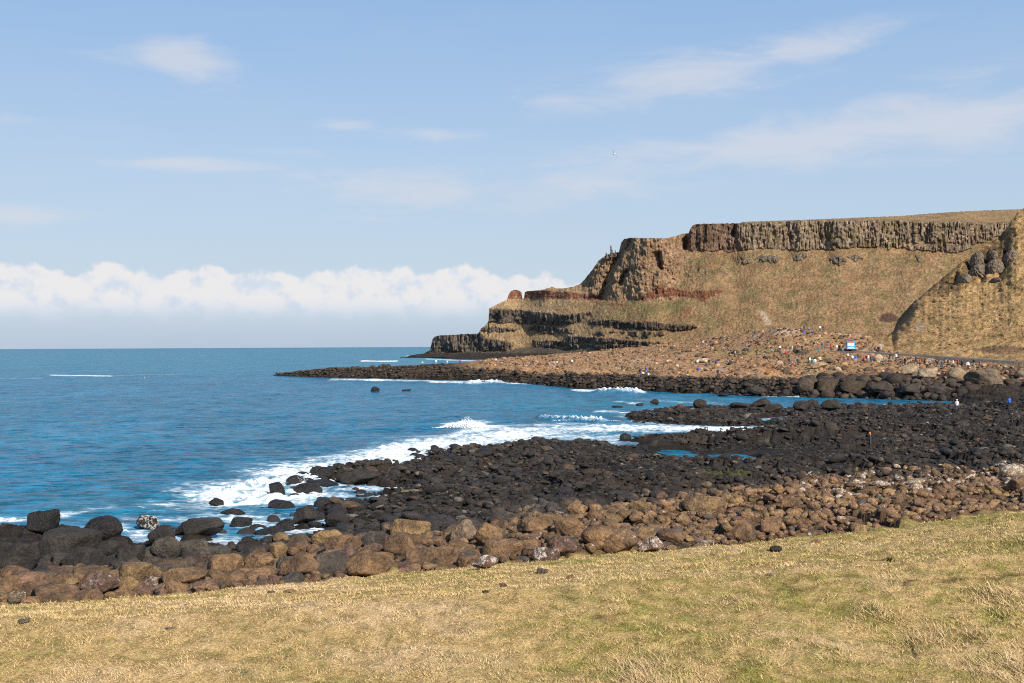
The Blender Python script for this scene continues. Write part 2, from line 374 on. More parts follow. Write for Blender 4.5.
def terrain_color():
    x, y = XX, YY
    pxx, pyy = proj(XX, YY, ZZ)
    n = fbm(x * .2, y * .3, 51, 4); n2 = fbm(x * .7, y * .9, 55, 3); nb = fbm(x * .04, y * .05, 57, 3)
    dark = np.zeros(x.shape + (3,)) + np.array(DARK)
    dark = mixc(dark, (.08, .062, .047), ss(0, .5, n + .4 * n2) * .6)
    dark = mixc(dark, (.15, .14, .12), ss(.25, .6, n2 - .3 * n) * .4)
    dark = mixc(dark, (.12, .075, .042), ss(.2, .6, nb + .3 * n2) * .4)
    # bright green weed by the rock pools
    gw = np.exp(-((pxx - 728) / 30) ** 2 - ((pyy - 472) / 4.5) ** 2)
    dark = mixc(dark, (.085, .095, .025), ss(.4, .9, gw + .35 * n2))
    brown = mixc(np.zeros(x.shape + (3,)) + np.array(BROWN) * .8, (.07, .055, .04), ss(0, .5, n2))
    bm = ss(4, -8, (y - AX[2]) + 7 * n)
    c = dark * (1 - bm[..., None]) + brown * bm[..., None]
    # far causeway
    tm = ss(-2, 5, (y - AX[5]) + 5 * nb + 3 * n) * ss(320, 345, y)
    tm = tm * ss(440, 490, pxx)
    tan = np.zeros(x.shape + (3,)) + np.array(TAN)
    tan = mixc(tan, (.28, .205, .095), ss(0, .45, nb + .5 * n) * .6)
    tan = mixc(tan, (.40, .32, .24), ss(.1, .5, -nb + .6 * n2) * .6)
    tan = mixc(tan, (.33, .15, .07), ss(.25, .5, n - .5 * nb) * .5)
    tan = mixc(tan, (.10, .075, .05), ss(.3, .55, n2 + .3 * n) * .55)
    def bl(cx, cy, rx, ry): return np.exp(-((pxx - cx) / rx) ** 2 - ((pyy - cy) / ry) ** 2)
    tan = mixc(tan, (.42, .25, .12), ss(.35, .8, bl(600, 372, 26, 4) + bl(775, 372, 22, 6) + bl(690, 372, 14, 4) + .4 * n))
    tan = mixc(tan, (.36, .15, .065), ss(.45, .9, bl(770, 368, 14, 4) + .4 * n2) * .8)
    tan = mixc(tan, (.46, .37, .29), ss(.35, .8, bl(785, 332, 20, 5) + bl(865, 334, 22, 3) + bl(640, 361, 30, 3) * .6 + .5 * n2) * .8)
    tan = mixc(tan, (.09, .065, .045), ss(.4, .9, bl(648, 373, 22, 4) + bl(802, 352, 9, 4) + .4 * n2) * .8)
    tan = mixc(tan, (.27, .21, .08), ss(.4, .9, bl(740, 352, 40, 5) + bl(820, 357, 12, 3) + .3 * n) * .7)
    c = c * (1 - tm[..., None]) + tan * tm[..., None]
    gm = ss(.7, -.7, (y - AX[1]) + 1.0 * n2)
    c = c * (1 - gm[..., None]) + grass_col(x, y) * gm[..., None]
    wet = ss(1.0, .2, ZZ) * (1 - gm)
    c = c * (1 - .35 * wet[..., None])
    return c
TC = terrain_color()
fac = grid_faces(*XX.shape)
dm = (YY - AX[1]).ravel()
isg = dm[fac].max(1) < .5
Vt = np.stack([XX, YY, ZZ], -1).reshape(-1, 3)
def sub(V, faces, cols):
    u, inv = np.unique(faces, return_inverse=True)
    return V[u], inv.reshape(faces.shape), cols[u]
v, f, c = sub(Vt, fac[isg], TC.reshape(-1, 3)); tag(link('ground', mesh_np('ground', v, f, c), M_TURF), kind='structure')
zmax = ZZ.ravel()[fac].max(1)
keep = (~isg) & (zmax > -2.3)
v, f, c = sub(Vt, fac[keep], TC.reshape(-1, 3)); tag(link('shore_terrain', mesh_np('shore_terrain', v, f, c), M_SHORE), kind='structure')

# ------------------------------------------------------------------ far headland and cliffs
def band(px, py, top, bot, soft=.8):
    a = np.array(top, float); b = np.array(bot, float)
    yt = np.interp(px, a[:, 0], a[:, 1]); yb = np.interp(px, b[:, 0], b[:, 1])
    x0 = max(a[0, 0], b[0, 0]); x1 = min(a[-1, 0], b[-1, 0])
    return ss(-soft, soft, np.minimum(py - yt, yb - py)) * ss(x0 - 1, x0 + 1, px) * ss(x1 + 1, x1 - 1, px)
SIL = np.array([(400, 359.5), (405, 357.5), (410, 355.2), (424, 353.4), (430, 350), (432.5, 339), (435, 336.5), (440, 335.3), (458, 334.6), (462, 334), (478, 333.6), (481, 329), (484, 326), (488.5, 322), (489, 308.5), (497, 304.5), (507, 299.5), (509, 294), (511, 291), (514, 289.8), (518, 290.2),
                (521.5, 292), (522, 298.3), (524, 298.3), (524.8, 292), (528, 291), (540, 290.2), (549, 288), (552, 286.5), (556, 288.5), (566, 288), (574, 286.5), (580, 284), (585, 279), (592, 270), (599, 260), (606, 255), (612, 253), (619, 252), (621, 243), (624, 239), (630, 237.7),
                (645, 238), (665, 238.3), (676, 236), (684, 233.3), (688.5, 233.5), (690.5, 228), (693, 225), (699, 223.8), (740, 223.2), (743, 221.8), (800, 220), (860, 217.5), (900, 216), (930, 213.5), (970, 211), (1010, 209.5), (1060, 208), (1500, 200)], float)
BASED = np.array([(400, 1560), (432, 1520), (480, 1450), (520, 1390), (560, 1330), (600, 1260), (650, 1200), (700, 1160), (760, 1130), (860, 1100), (1000, 1080), (1500, 1060)], float)
hp = np.concatenate([np.arange(400, 1100, .55), np.arange(1100, 1500, 3)])
NR = 300
SILY = np.interp(hp, SIL[:, 0], SIL[:, 1]) + .5 * pn(hp * .35, 0 * hp, 3) * ss(440, 470, hp) + .3 * pn(hp * 1.1, 0 * hp, 4)
D0 = np.interp(hp, BASED[:, 0], BASED[:, 1])
tb = ray(hp, 350 + 0 * hp)
BASEY = np.interp(hp, hp, [float(proj(s * d, d, 1.0)[1]) for s, d in zip(tb[0], D0)])
tt = np.linspace(0, 1, NR)[:, None]
HPX = np.broadcast_to(hp, (NR, len(hp))).copy(); HPY = BASEY[None] + (SILY - BASEY)[None] * tt
wx = HPX + 3.0 * fbm(HPX * .09, HPY * .16, 101, 4); wy = HPY + 1.7 * fbm(HPX * .13, HPY * .16, 105, 4)
wyc = wy + 2.2 * pn(HPX * .12, 0 * HPY, 143) * ss(228, 240, HPY) + 1.2 * pn(HPX * .5, 0 * HPY, 144) * ss(228, 240, HPY)
up_cliff = band(wx, wyc, [(689, 226), (697, 223), (740, 222), (800, 220.5), (860, 220), (900, 220), (925, 222), (960, 221), (990, 224), (1030, 220)],
                [(689, 251), (700, 251), (735, 251), (760, 248), (800, 251), (860, 247), (900, 248), (925, 251), (955, 254), (975, 246), (1030, 236)])
up_cliff = np.maximum(up_cliff, ss(689, 691, wx) * ss(742, 738, wx) * ss(250, 247, wy))
gpatch = ss(.12, .35, fbm(wx * .045, wy * .12, 120, 3)) * ss(855, 880, wx) * ss(228, 234, wy)
up_cliff = up_cliff * (1 - .8 * gpatch)
crag = ss(575, 590, wx) * ss(694, 684, wx + (wy - 250) * .35) * ss(303, 297, wy) 
crag2 = band(wx, wy, [(684, 252), (700, 252), (740, 253), (765, 254)], [(684, 288), (700, 287), (720, 280), (740, 266), (765, 258)], 3) * ss(-.25, .25, fbm(wx * .08, wy * .08, 130, 3))
crag3 = np.maximum.reduce([np.exp(-((wx - a) / b) ** 2 - ((wy - c_) / e) ** 2) for a, b, c_, e in ((768, 12, 259, 4), (800, 8, 257, 4), (838, 9, 260, 4), (855, 6, 258, 2.5), (918, 4, 258, 3), (745, 6, 262, 3))])
crag3 = ss(.3, .6, crag3 + .35 * pn(wx * .3, wy * .3, 77))
rn_ = fbm(HPX * .22, HPY * .3, 131, 3)
red = ss(-.5, -.12, rn_) * np.maximum.reduce([band(wx, HPY + .35 * (wy - HPY), [(507, 288), (524, 288), (528, 290.5), (549, 290.5), (575, 292.5), (603, 296)], [(507, 299), (522, 298.5), (560, 299), (585, 300), (603, 301)]),
                         band(wx, HPY + .5 * (wy - HPY), [(640, 298), (650, 293), (658, 285), (668, 287), (680, 290), (700, 290.5), (722, 290)], [(640, 300), (655, 297.5), (672, 296), (690, 297), (705, 301), (722, 292)]),
                         band(wx, wy, [(608, 302), (630, 305)], [(608, 304.5), (630, 306)]) * .7,
                         band(wx, wy, [(678, 318), (686, 309), (692, 309)], [(678, 320), (686, 317), (692, 313)]) * .6,
                         band(wx, wy, [(700, 270), (712, 252), (718, 252)], [(700, 272), (712, 262), (718, 256)]) * .35])
W2 = HPY + .8 * (wy - HPY) + 1.1 * pn(HPX * .45, HPY * .08, 141) + .6 * pn(HPX * .16, HPY * .1, 142)
db = np.maximum.reduce([
    band(wx, W2, [(486, 308), (520, 310), (545, 312.5), (570, 314.5), (592, 312)], [(486, 322), (530, 324), (560, 325.5), (578, 322), (592, 313.5)]),
    band(wx, W2, [(588, 320), (620, 320.5), (650, 322), (675, 325), (697, 325)], [(588, 323), (620, 328), (650, 329.5), (680, 331), (697, 327)]),
    band(wx, W2, [(481, 326.5), (500, 327.5), (517, 328.5)], [(481, 331), (500, 332), (517, 330)]),
    band(wx, W2, [(528, 326.5), (545, 326), (572, 328)], [(528, 329.5), (545, 333.5), (572, 333)]),
    band(wx, W2, [(425, 335), (480, 333), (486, 338), (500, 340), (512, 342)], [(425, 352), (480, 352), (500, 350), (512, 350)]),
    band(wx, W2, [(534, 339.5), (566, 341)], [(534, 347), (566, 347)]),
    band(wx, W2, [(565, 335), (600, 337.5), (640, 341), (664, 343.5)], [(565, 344), (600, 343.5), (640, 345), (664, 345)]),
    band(wx, W2, [(566, 343.5), (600, 345), (662, 346)], [(566, 348), (600, 349.5), (662, 347.5)]),
    band(wx, W2, [(596, 331.5), (640, 331), (664, 332)], [(596, 335), (640, 339), (664, 335)]) * ss(-.3, .1, pn(wx * .12, wy * .1, 140)),
])
shore = ss(-1, 1, HPY - np.interp(HPX, [400, 432, 510, 520, 545, 575, 600, 640], [345, 352, 351, 347, 346.5, 349, 352, 356]) + .8 * pn(HPX * .15, HPY * .3, 145)) * ss(650, 620, HPX)
plat = ss(1, -1, HPY - np.interp(HPX, [600, 672, 690, 740, 800, 860, 900, 925, 960, 990, 1030], [230, 238, 223, 222, 220, 219.5, 220, 221.5, 220.5, 223, 219])) * ss(672, 676, HPX)
# cot(slope) per zone, then march upward
cot = np.full(HPX.shape, 1.45)
cot = lerp(cot, .45, crag); cot = lerp(cot, .9, crag2); cot = lerp(cot, .5, crag3)
cot = lerp(cot, .30, red); cot = lerp(cot, .12, db); cot = lerp(cot, .12, up_cliff); cot = lerp(cot, 2.6, shore); cot = lerp(cot, 5.0, plat)
cot = lerp(cot, 1.1, ss(600, 560, HPX) * (1 - shore) * (1 - db) * (1 - red))
HD = np.zeros_like(HPX); HD[0] = D0
_s, _tz = ray(HPX, HPY)
for i in range(1, NR):
    z0 = EYE + _tz[i - 1] * HD[i - 1]
    dt = _tz[i] - _tz[i - 1]; c_ = np.minimum(cot[i], 7.0)
    # z = EYE + t*d ; d1 = d0 + cot*(z1-z0)
    den = 1 - c_ * _tz[i]; d1 = (HD[i - 1] + c_ * (EYE - z0)) / np.maximum(den, .15)
    HD[i] = np.maximum(HD[i - 1], np.minimum(d1, HD[i - 1] + 14))
# smooth depth along x so neighbouring columns stay coherent, keep edges ragged by noise
KW = 22; k = np.exp(-(np.linspace(-1.8, 1.8, 2 * KW + 1)) ** 2); k /= k.sum()
YG = np.linspace(365, 195, 700)      # even heights, so that neighbours are averaged at the same level across steps in the skyline
U = np.stack([np.interp(-YG, -HPY[:, j], HD[:, j]) for j in range(HD.shape[1])], 1)
Up = np.pad(U, ((0, 0), (KW, KW)), 'edge'); U = sum(k[j] * Up[:, j:j + HD.shape[1]] for j in range(2 * KW + 1))
HDs = np.stack([np.interp(-HPY[:, j], -YG, U[:, j]) for j in range(HD.shape[1])], 1)
HD = HDs
rk = np.maximum.reduce([up_cliff, db, crag * .8, crag2 * .6, crag3])
colw = np.abs(pn(HPX * .42 + .6 * pn(HPX * .1, HPY * .1, 9), HPY * .03, 150)) * 1.7 + np.abs(pn(HPX * .13, HPY * .03, 151)) * 4.5 + 1.5 * pn(HPX * .3, HPY * .25, 152)
colw2 = pn(HPX * .9, HPY * .12, 153) * 1.6
HD = HD + rk * (colw + colw2 - 3) * lerp(1, .35, np.clip(crag, 0, 1)) + crag * (5 * fbm(HPX * .09, HPY * .05, 158, 4) + 3.0 * fbm(HPX * .3, HPY * .18, 159, 3)) * np.where(HPX < 600, .8, 1.0)
butt = 6 * pn(HPX * .035, HPY * .012, 155) * ss(570, 640, HPX) * ss(345, 300, HPY) + 3.5 * pn(HPX * .05, 7 + .05 * HPY, 157) * ss(640, 560, HPX) * ss(352, 345, HPY)
HD = HD + butt
gully = 4 * fbm(HPX * .03, HPY * .02, 160, 3) + 1.6 * fbm(HPX * .35, HPY * .25, 165, 3)
HD = HD + gully * (1 - shore)
# deep shaded clefts in the left buttress (left-facing walls)
def cleft(line, w, depth):
    a = np.array(line, float); lx = np.interp(HPY, a[::1, 1], a[::1, 0]) + .8 * pn(HPY * .25, 0 * HPY, 170)
    m = ss(a[0, 1] - 2, a[0, 1] + 2, HPY) * ss(a[-1, 1] + 2, a[-1, 1] - 2, HPY)
    t = lx - HPX
    return depth * np.where(t < 0, 0, np.clip(t / w, 0, 1)) * m * np.exp(-np.clip(t - w, 0, None) / (w * 1.3))
HD = HD + cleft([(627, 236), (624, 255), (614, 275), (607, 300)], 6, 20) + cleft([(634, 240), (629, 250)], 3, 12) + cleft([(630, 270), (624, 285)], 3, 14) \
    + cleft([(662, 252), (664, 270)], 3, 14) + cleft([(691, 222), (690, 250)], 5, 26) + cleft([(738, 222), (736, 236)], 3, 14) + cleft([(612, 282), (613, 292)], 3, 10)
HXw = _s * HD; HYw = HD; HZw = EYE + _tz * HD
n = fbm(HPX * .05, HPY * .09, 200, 4); n2 = fbm(HPX * .2, HPY * .3, 205, 4); n3 = fbm(HPX * .6, HPY * .6, 210, 3)
hc = np.zeros(HPX.shape + (3,)) + np.array((.30, .20, .108))
hc = mixc(hc, (.19, .165, .07), np.clip(ss(.0, .5, n + .3 * n2) * .7 + .6 * np.exp(-((HPX - 650) / 60) ** 2 - ((HPY - 311) / 9) ** 2), 0, 1))
hc = mixc(hc, (.33, .19, .10), ss(.05, .4, -n + .5 * n2) * .6)
hc = mixc(hc, (.17, .11, .07), ss(.25, .5, n2 + .2 * n) * .6)
hc = mixc(hc, (.40, .33, .17), ss(.3, .5, n3) * .35)
hc = mixc(hc, (.43, .295, .165), ss(640, 560, HPX) * .75)
hc = mixc(hc, (.36, .24, .16), crag * (.45 + .4 * ss(-.1, .3, n2)))
hc = mixc(hc, (.19, .15, .09), crag2 * .7)
hc = mixc(hc, (.20, .18, .15), crag3 * .9)
hc = mixc(hc, (.30, .245, .19), up_cliff * (.7 + .3 * ss(-.2, .3, n3)))
hc = mixc(hc, (.22, .18, .09), up_cliff * ss(-.05, .35, fbm(HPX * .06, HPY * .1, 221, 3)) * .7)
hc = mixc(hc, (.17, .105, .08), up_cliff * ss(742, 736, HPX) * .7)
hc = mixc(hc, (.20, .15, .10), up_cliff * ss(.1, .4, n2) * .4)
hc = mixc(hc, (.22, .085, .055), red * (.75 + .25 * ss(-.3, .3, n2)))
hc = mixc(hc, (.13, .112, .10), db * .9)
hc = mixc(hc, (.085, .06, .045), db * ss(590, 610, HPX) * .6)
hc = mixc(hc, (.085, .075, .065), shore * .9)
hc = mixc(hc, (.04, .035, .032), shore * ss(352, 354, HPY) * .8)
hc = mixc(hc, (.34, .23, .12), plat * .9)
# bare scar down the slope and dark scrub hollow
sc_ = np.exp(-((HPX - (764 + (HPY - 315) * .5)) / 4) ** 2) * ss(308, 312, HPY) * ss(330, 322, HPY); hc = mixc(hc, (.42, .33, .24), ss(.3, .8, sc_ + .3 * n3))
hc = mixc(hc, (.10, .06, .045), ss(.35, .75, np.exp(-((wx - 888) / 11) ** 2 - ((wy - 318) / 6) ** 2)))
rocky = np.clip(np.maximum.reduce([up_cliff, db * .85, crag * .75, crag2 * .5, crag3, red * .3]), 0, 1)
Cn = np.concatenate([hc, rocky[..., None]], -1)
# behind the skyline: plateau (right) or back slope (left), so that the hill is solid from the side
bx, by, bz, bc = [HXw], [HYw], [HZw], [Cn]
xe, ye, ze = HXw[-1], HYw[-1], HZw[-1]
for k_, (dy_, dz_) in enumerate(((6, -.5), (25, -2.5), (90, -14), (240, -70), (420, -150))):
    hi = ss(590, 680, hp)
    zz_ = ze + lerp(dz_ * 1.1, dz_ * .06, hi); yy_ = ye + dy_
    bx.append((xe / ye * yy_)[None]); by.append(yy_[None]); bz.append(np.maximum(zz_, -3)[None])
    b_ = Cn[-1].copy(); b_[:, :3] = (.32, .22, .11); b_[:, 3] = 0; bc.append(b_[None])
GX, GY, GZ, GC = (np.concatenate(q, 0) for q in (bx, by, bz, bc))
f = grid_faces(*GX.shape)
cliff = link('headland', mesh_np('headland', np.stack([GX, GY, GZ], -1).reshape(-1, 3), f, GC.reshape(-1, 4)), M_CLIFF); tag(cliff, kind='structure')

# low wave-cut shelf running out from the headland's foot
def shelf(name, pts, h, mat, col, seed):
    """pts: outline (px, d)"""
    a = np.array([D(px, d) for px, d in pts]); c0 = a.mean(0)
    n_ = 220; cum = np.linspace(0, len(a), n_, endpoint=False); i0 = cum.astype(int); fr = (cum - i0)[:, None]
    o = a[i0] * (1 - fr) + a[(i0 + 1) % len(a)] * fr
    V = []; rings = 14
    for k_ in range(rings + 1):
        t = k_ / rings; p = c0 + (o - c0) * (1 - t * .999)
        nz = fbm(p[:, 0] * .02, p[:, 1] * .02, seed, 4)
        z = -1.5 + (h + 1.5) * min(1, t * 3.2) + h * .9 * nz * (t > .1) + h * .5 * pn(p[:, 0] * .12, p[:, 1] * .05, seed + 3) * (t > .1)
        V.append(np.column_stack([p + nz[:, None] * 5 * (1 - t), z + 0 * nz]))
    V = np.concatenate(V); i = np.arange((rings + 1) * n_).reshape(rings + 1, n_)
    f_ = np.stack([i[:-1], np.roll(i[:-1], -1, 1), np.roll(i[1:], -1, 1), i[1:]], -1).reshape(-1, 4)
    cc = np.zeros((len(V), 4)); cc[:, :3] = col; cc[:, 3] = 1
    return link(name, mesh_np(name, V, f_, cc), mat)
tag(shelf('tidal_reef', [(418, 1560), (428, 1590), (460, 1590), (470, 1520), (446, 1510), (424, 1530)], 2.0, M_CLIFF, (.045, .038, .035), 5), kind='structure')
tag(shelf('tidal_reef', [(436, 1400), (450, 1460), (500, 1440), (545, 1400), (540, 1280), (500, 1230), (455, 1290)], 3.0, M_CLIFF, (.045, .038, .035), 8), kind='structure')

# ------------------------------------------------------------------ near hillside on the right
RID = np.array([(868, 350, 440), (876, 345, 450), (886, 338, 462), (893, 332, 470), (898, 320, 476), (905, 311.5, 480), (913, 303, 482), (922, 295.5, 485), (940, 280.5, 490), (960, 263.5, 496), (985, 247, 503), (1000, 236, 508), (1008, 226, 510), (1016, 214, 512), (1024, 208, 515), (1060, 182, 520), (1120, 140, 525), (1500, -30, 540), (2400, -100, 560)], float)
BAS = np.array([(868, 354, 404), (900, 355.2, 394), (985, 361, 361), (1024, 363.3, 348), (1400, 384, 278), (2400, 399, 212)], float)
np_px = np.concatenate([np.arange(868, 1110, .8), np.arange(1110, 2400, 6)])
NQ = 210
ry = np.interp(np_px, RID[:, 0], RID[:, 1]) + .8 * pn(np_px * .22, 0 * np_px, 301) + .4 * pn(np_px * .7, 0 * np_px, 302); rd = np.interp(np_px, RID[:, 0], RID[:, 2])
by_ = np.interp(np_px, BAS[:, 0], BAS[:, 1]) + 1.2; bd = np.interp(np_px, BAS[:, 0], BAS[:, 2])
q = np.linspace(0, 1, NQ)[:, None]
NX = np.broadcast_to(np_px, (NQ, len(np_px))).copy(); NY = by_ + (ry - by_) * q
ND = bd + (rd - bd) * (q ** .85)
# spur edge: left-facing flank falls away behind this line
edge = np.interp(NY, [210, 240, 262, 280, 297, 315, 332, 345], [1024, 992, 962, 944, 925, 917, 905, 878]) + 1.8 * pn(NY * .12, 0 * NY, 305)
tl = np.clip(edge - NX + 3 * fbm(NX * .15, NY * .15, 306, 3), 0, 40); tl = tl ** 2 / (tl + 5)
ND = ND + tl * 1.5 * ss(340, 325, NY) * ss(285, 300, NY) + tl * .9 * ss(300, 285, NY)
for gx_, gy0, gy1, gw in ((970, 256, 280, 2.4), (985, 253, 284, 3), (1003, 250, 280, 3), (959, 274, 284, 2)):
    ND = ND + 6 * np.exp(-((NX - gx_ - (NY - 265) * -.25) / gw) ** 2) * ss(gy0 - 3, gy0 + 3, NY) * ss(gy1 + 3, gy1 - 3, NY)
ND = ND + 5 * fbm(NX * .03, NY * .03, 310, 4) * ss(0, .15, q) + 1.4 * fbm(NX * .12, NY * .3, 315, 4) * ss(0, .1, q) + 1.1 * fbm(NX * .35, NY * .8, 318, 3) * ss(0, .05, q)
nt_ = ray(NX, NY)
n = fbm(NX * .05, NY * .08, 320, 4); n2 = fbm(NX * .22, NY * .3, 325, 4); n3 = fbm(NX * .6, NY * .8, 328, 3)
nc = np.zeros(NX.shape + (3,)) + np.array((.45, .285, .13))
nc = mixc(nc, (.29, .215, .085), ss(0, .4, n + .4 * n2) * .6)
nc = mixc(nc, (.54, .37, .18), ss(.0, .35, -n2 + .6 * n3) * .7)
nc = mixc(nc, (.15, .085, .03), ss(.15, .5, n2 + .6 * n3) * .6)
scrub = ss(26, 8, np.abs(edge + 8 - NX)) * ss(300, 290, NY) * ss(225, 240, NY) * ss(-.4, .2, n2 + .2); nc = mixc(nc, (.11, .075, .04), scrub * .75)
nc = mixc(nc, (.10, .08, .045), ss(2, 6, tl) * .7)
nc = mixc(nc, (.12, .08, .045), ss(.3, .8, np.exp(-((NX - 988) / 27) ** 2 - ((NY - 262 + (NX - 988) * .35) / 15) ** 2) + .4 * n2) * .85)  # scrub and soil round the crags, with shade of their recesses painted in
nc = mixc(nc, (.34, .28, .2), ss(.45, .8, np.exp(-((NX - 920) / 6) ** 2 - ((NY - 327) / 7) ** 2) + .6 * n3) * .8)
nc = mixc(nc, (.14, .085, .06), ss(.3, .7, np.exp(-((NX - 1003) / 30) ** 2 - ((NY - 350) / 5) ** 2) + .3 * n2) * .7)
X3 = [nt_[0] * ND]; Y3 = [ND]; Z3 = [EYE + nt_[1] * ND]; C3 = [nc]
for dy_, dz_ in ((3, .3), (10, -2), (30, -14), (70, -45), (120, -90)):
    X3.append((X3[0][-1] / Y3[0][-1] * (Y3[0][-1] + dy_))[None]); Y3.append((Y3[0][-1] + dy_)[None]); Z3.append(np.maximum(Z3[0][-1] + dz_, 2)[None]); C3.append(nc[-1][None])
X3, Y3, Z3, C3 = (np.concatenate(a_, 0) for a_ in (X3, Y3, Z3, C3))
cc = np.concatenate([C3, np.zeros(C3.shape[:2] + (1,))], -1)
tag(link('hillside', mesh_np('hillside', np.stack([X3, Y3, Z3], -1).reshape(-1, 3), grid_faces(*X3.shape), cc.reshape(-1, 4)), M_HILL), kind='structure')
def hill_pt(px, py):
    j = int(np.argmin(np.abs(np_px - px))); i = int(np.argmin(np.abs(NY[:, j] - py))); return X3[i, j], Y3[i, j], Z3[i, j]

# ------------------------------------------------------------------ sea
def sea():
    wpx = np.concatenate([np.arange(-1500, -160, 8.0), np.arange(-160, 1180, 1.2), np.arange(1180, 2300, 8.0)])
    off = np.concatenate([[.28, .4, .55, .7, .85], np.arange(1.0, 60, .42), np.arange(60, 290, .55)])      # pixels under the horizon
    d = EYE * F / off; d = d[::-1]; d[-1] = 60000
    s, _ = ray(wpx, 380 + 0 * wpx)
    S2, D2 = np.meshgrid(s, d); X = S2 * D2; Y = D2
    px, py = proj(X, Y, 0 * X)
    sp = D2 * D2 / (EYE * F) * .5
    Z = np.zeros_like(X)
    for wl, am, ang, sd_ in ((26, .20, .3, 1), (11, .13, -.2, 2), (5, .09, .5, 3), (2.4, .05, .1, 4), (1.2, .022, .6, 5)):
        ca, sa = math.cos(ang), math.sin(ang)
        u_ = (X * ca + Y * sa) / wl * .55; v_ = (-X * sa + Y * ca) / wl
        w = pn(u_, v_, 400 + sd_); w = 1 - 2 * np.abs(w)
        Z += am * (w - .3) * np.clip(wl / (sp * 3) - .4, 0, 1)
    # foam
    ny = fbm(px * .05, py * .2, 420, 3); jx = px + 6 * ny; jy = py + 2.0 * fbm(px * .03, py * .1, 425, 3)
    foam = np.zeros_like(X); brk = fbm(px * .11, py * .5, 428, 3)
    def st(x0, y0, x1, y1, w, a):
        nonlocal foam
        ex, ey = x1 - x0, (y1 - y0); t = np.clip(((jx - x0) * ex + (jy - y0) * ey) / (ex * ex + ey * ey + 1e-9), 0, 1)
        ddx = (jx - x0 - ex * t) / 4.0; ddy = (lerp(py, jy, min(1, w / 4)) - y0 - ey * t)
        foam = np.maximum(foam, a * (1 + .35 * brk) * np.exp(-((ddx ** 2 + ddy ** 2) / (w * w))))
    for a_ in ((228, 498, 300, 476, 15, 1.0), (262, 500, 300, 496, 12, 1.), (290, 476, 400, 454, 13, 1.1), (330, 478, 345, 476, 10, 1.1), (400, 450, 520, 436, 10, 1.1), (500, 431, 640, 430, 6, .85), (300, 484, 380, 468, 12, 1.15), (430, 444, 480, 428, 5, 1.0), (452, 425, 478, 424, 3.2, 1.2), (490, 436, 620, 438, 4, .8),
               (470, 428, 640, 424, 4, .62), (590, 427, 770, 431, 3.4, 1.02), (545, 418, 600, 421, 2, .95), (640, 414, 600, 412, 2, .7), (555, 428, 640, 432, 2.5, .9), (215, 512, 305, 530, 15, .66), (240, 520, 290, 545, 12, .7), (300, 505, 340, 498, 7, .7), (-60, 524, 60, 518, 4, .85),
               (60, 516, 110, 508, 5, .55), (112, 528, 165, 543, 8, .75), (160, 505, 230, 500, 10, .56), (180, 490, 260, 478, 8, .52), (250, 470, 330, 460, 6, .6), (130, 520, 180, 520, 6, .55), (340, 490, 382, 490, 3, .8), (395, 462, 425, 464, 4, .7),
               (330, 379.3, 430, 381, 1.3, .8), (372, 380, 380, 380, 1.6, 1.1), (430, 382, 528, 383.5, 1.5, 1.0), (470, 383, 500, 382, 1.9, 1.2), (575, 390, 640, 392.5, 1.2, 1.0), (600, 391.5, 636, 392, 1.3, 1.1), (640, 400, 720, 404, 2, .5), (52, 375, 110, 376, .8, .95), (110, 375.6, 182, 374, .4, .6),
               (-60, 379, 44, 378, .7, .55), (365, 361, 395, 361, .9, 1.05), (406, 356, 430, 356.2, .7, .9), (428, 359, 475, 361, .9, .8), (762, 395.5, 800, 397, 1.0, 1.0), (745, 394.5, 752, 393.5, .9, 1.), (755, 420, 800, 417, 2.2, .62), (822, 398, 850, 399, .5, .6), (620, 402, 640, 404, 1.5, .7)):
        st(*a_)
    sdist = np.full(X.shape, -60.0); m = (Y < 700); sdist[m] = shore_dist(X[m], Y[m])
    foam = np.maximum(foam, .62 * ss(-5, -.3, sdist) * ss(-.6, .35, pn(X * .08, Y * .08, 431) + .25) * ss(420, 250, Y))
    foam = np.where((px > 655) & (px < 760) & (py > 446) & (py < 464), 0, foam)
    foam = np.where((px > 800) & (px < 960) & (py < 408), foam * .25, foam)
    sw = ss(.62, .8, pn(X * .03, Y * .05, 433)) * .48 * ss(450, 900, Y) * ss(6000, 3000, Y); foam = np.maximum(foam, sw)
    Z = Z * (1 - .35 * ss(-6, 0, sdist)) + .35 * ss(.7, 1.1, foam) * np.clip(120 / Y, 0, 1.6) * (.6 + .8 * pn(X * .5, Y * .5, 434)) + .28 * ss(.5, .9, foam) * fbm(X * 1.3, Y * 1.1, 437, 3)
    Z = np.where((px > 600) & (px < 765) & (py > 438) & (py < 465), 0, Z)
    # breaking rollers
    for x0, y0, x1, y1, hgt in ((540, 419.5, 600, 421.5, .9), (596, 433, 640, 434, .4), (228, 497, 262, 486, .8), (470, 383, 500, 383, 1.2), (600, 391.5, 636, 392.2, 1.3)):
        ex, ey = x1 - x0, y1 - y0; t = np.clip(((px - x0) * ex + (py - y0) * ey) / (ex * ex + ey * ey), 0, 1)
        Z += hgt * np.exp(-((px - x0 - ex * t) / 6) ** 2 - ((py - y0 - ey * t) / 1.3) ** 2) * (.7 + .5 * pn(px * .4, py, 436))
    # bed tone: sandy turquoise shallows, deep blue elsewhere
    teal = 1.2 * np.exp(-((py - 360) / 13) ** 2) + .9 * np.exp(-((px - 600) / 130) ** 2 - ((py - 405) / 9) ** 2) + .55 * np.exp(-((px - 90) / 140) ** 2 - ((py - 437) / 6) ** 2) + .6 * np.exp(-((px - 130) / 140) ** 2 - ((py - 505) / 16) ** 2) + .5 * ss(0, .5, fbm(X * .004, Y * .012, 440, 3))
    V = np.stack([X, Y, Z], -1).reshape(-1, 3)
    me = mesh_np('sea', V, grid_faces(*X.shape), extra={'foam': foam, 'teal': np.clip(teal, 0, 1)})
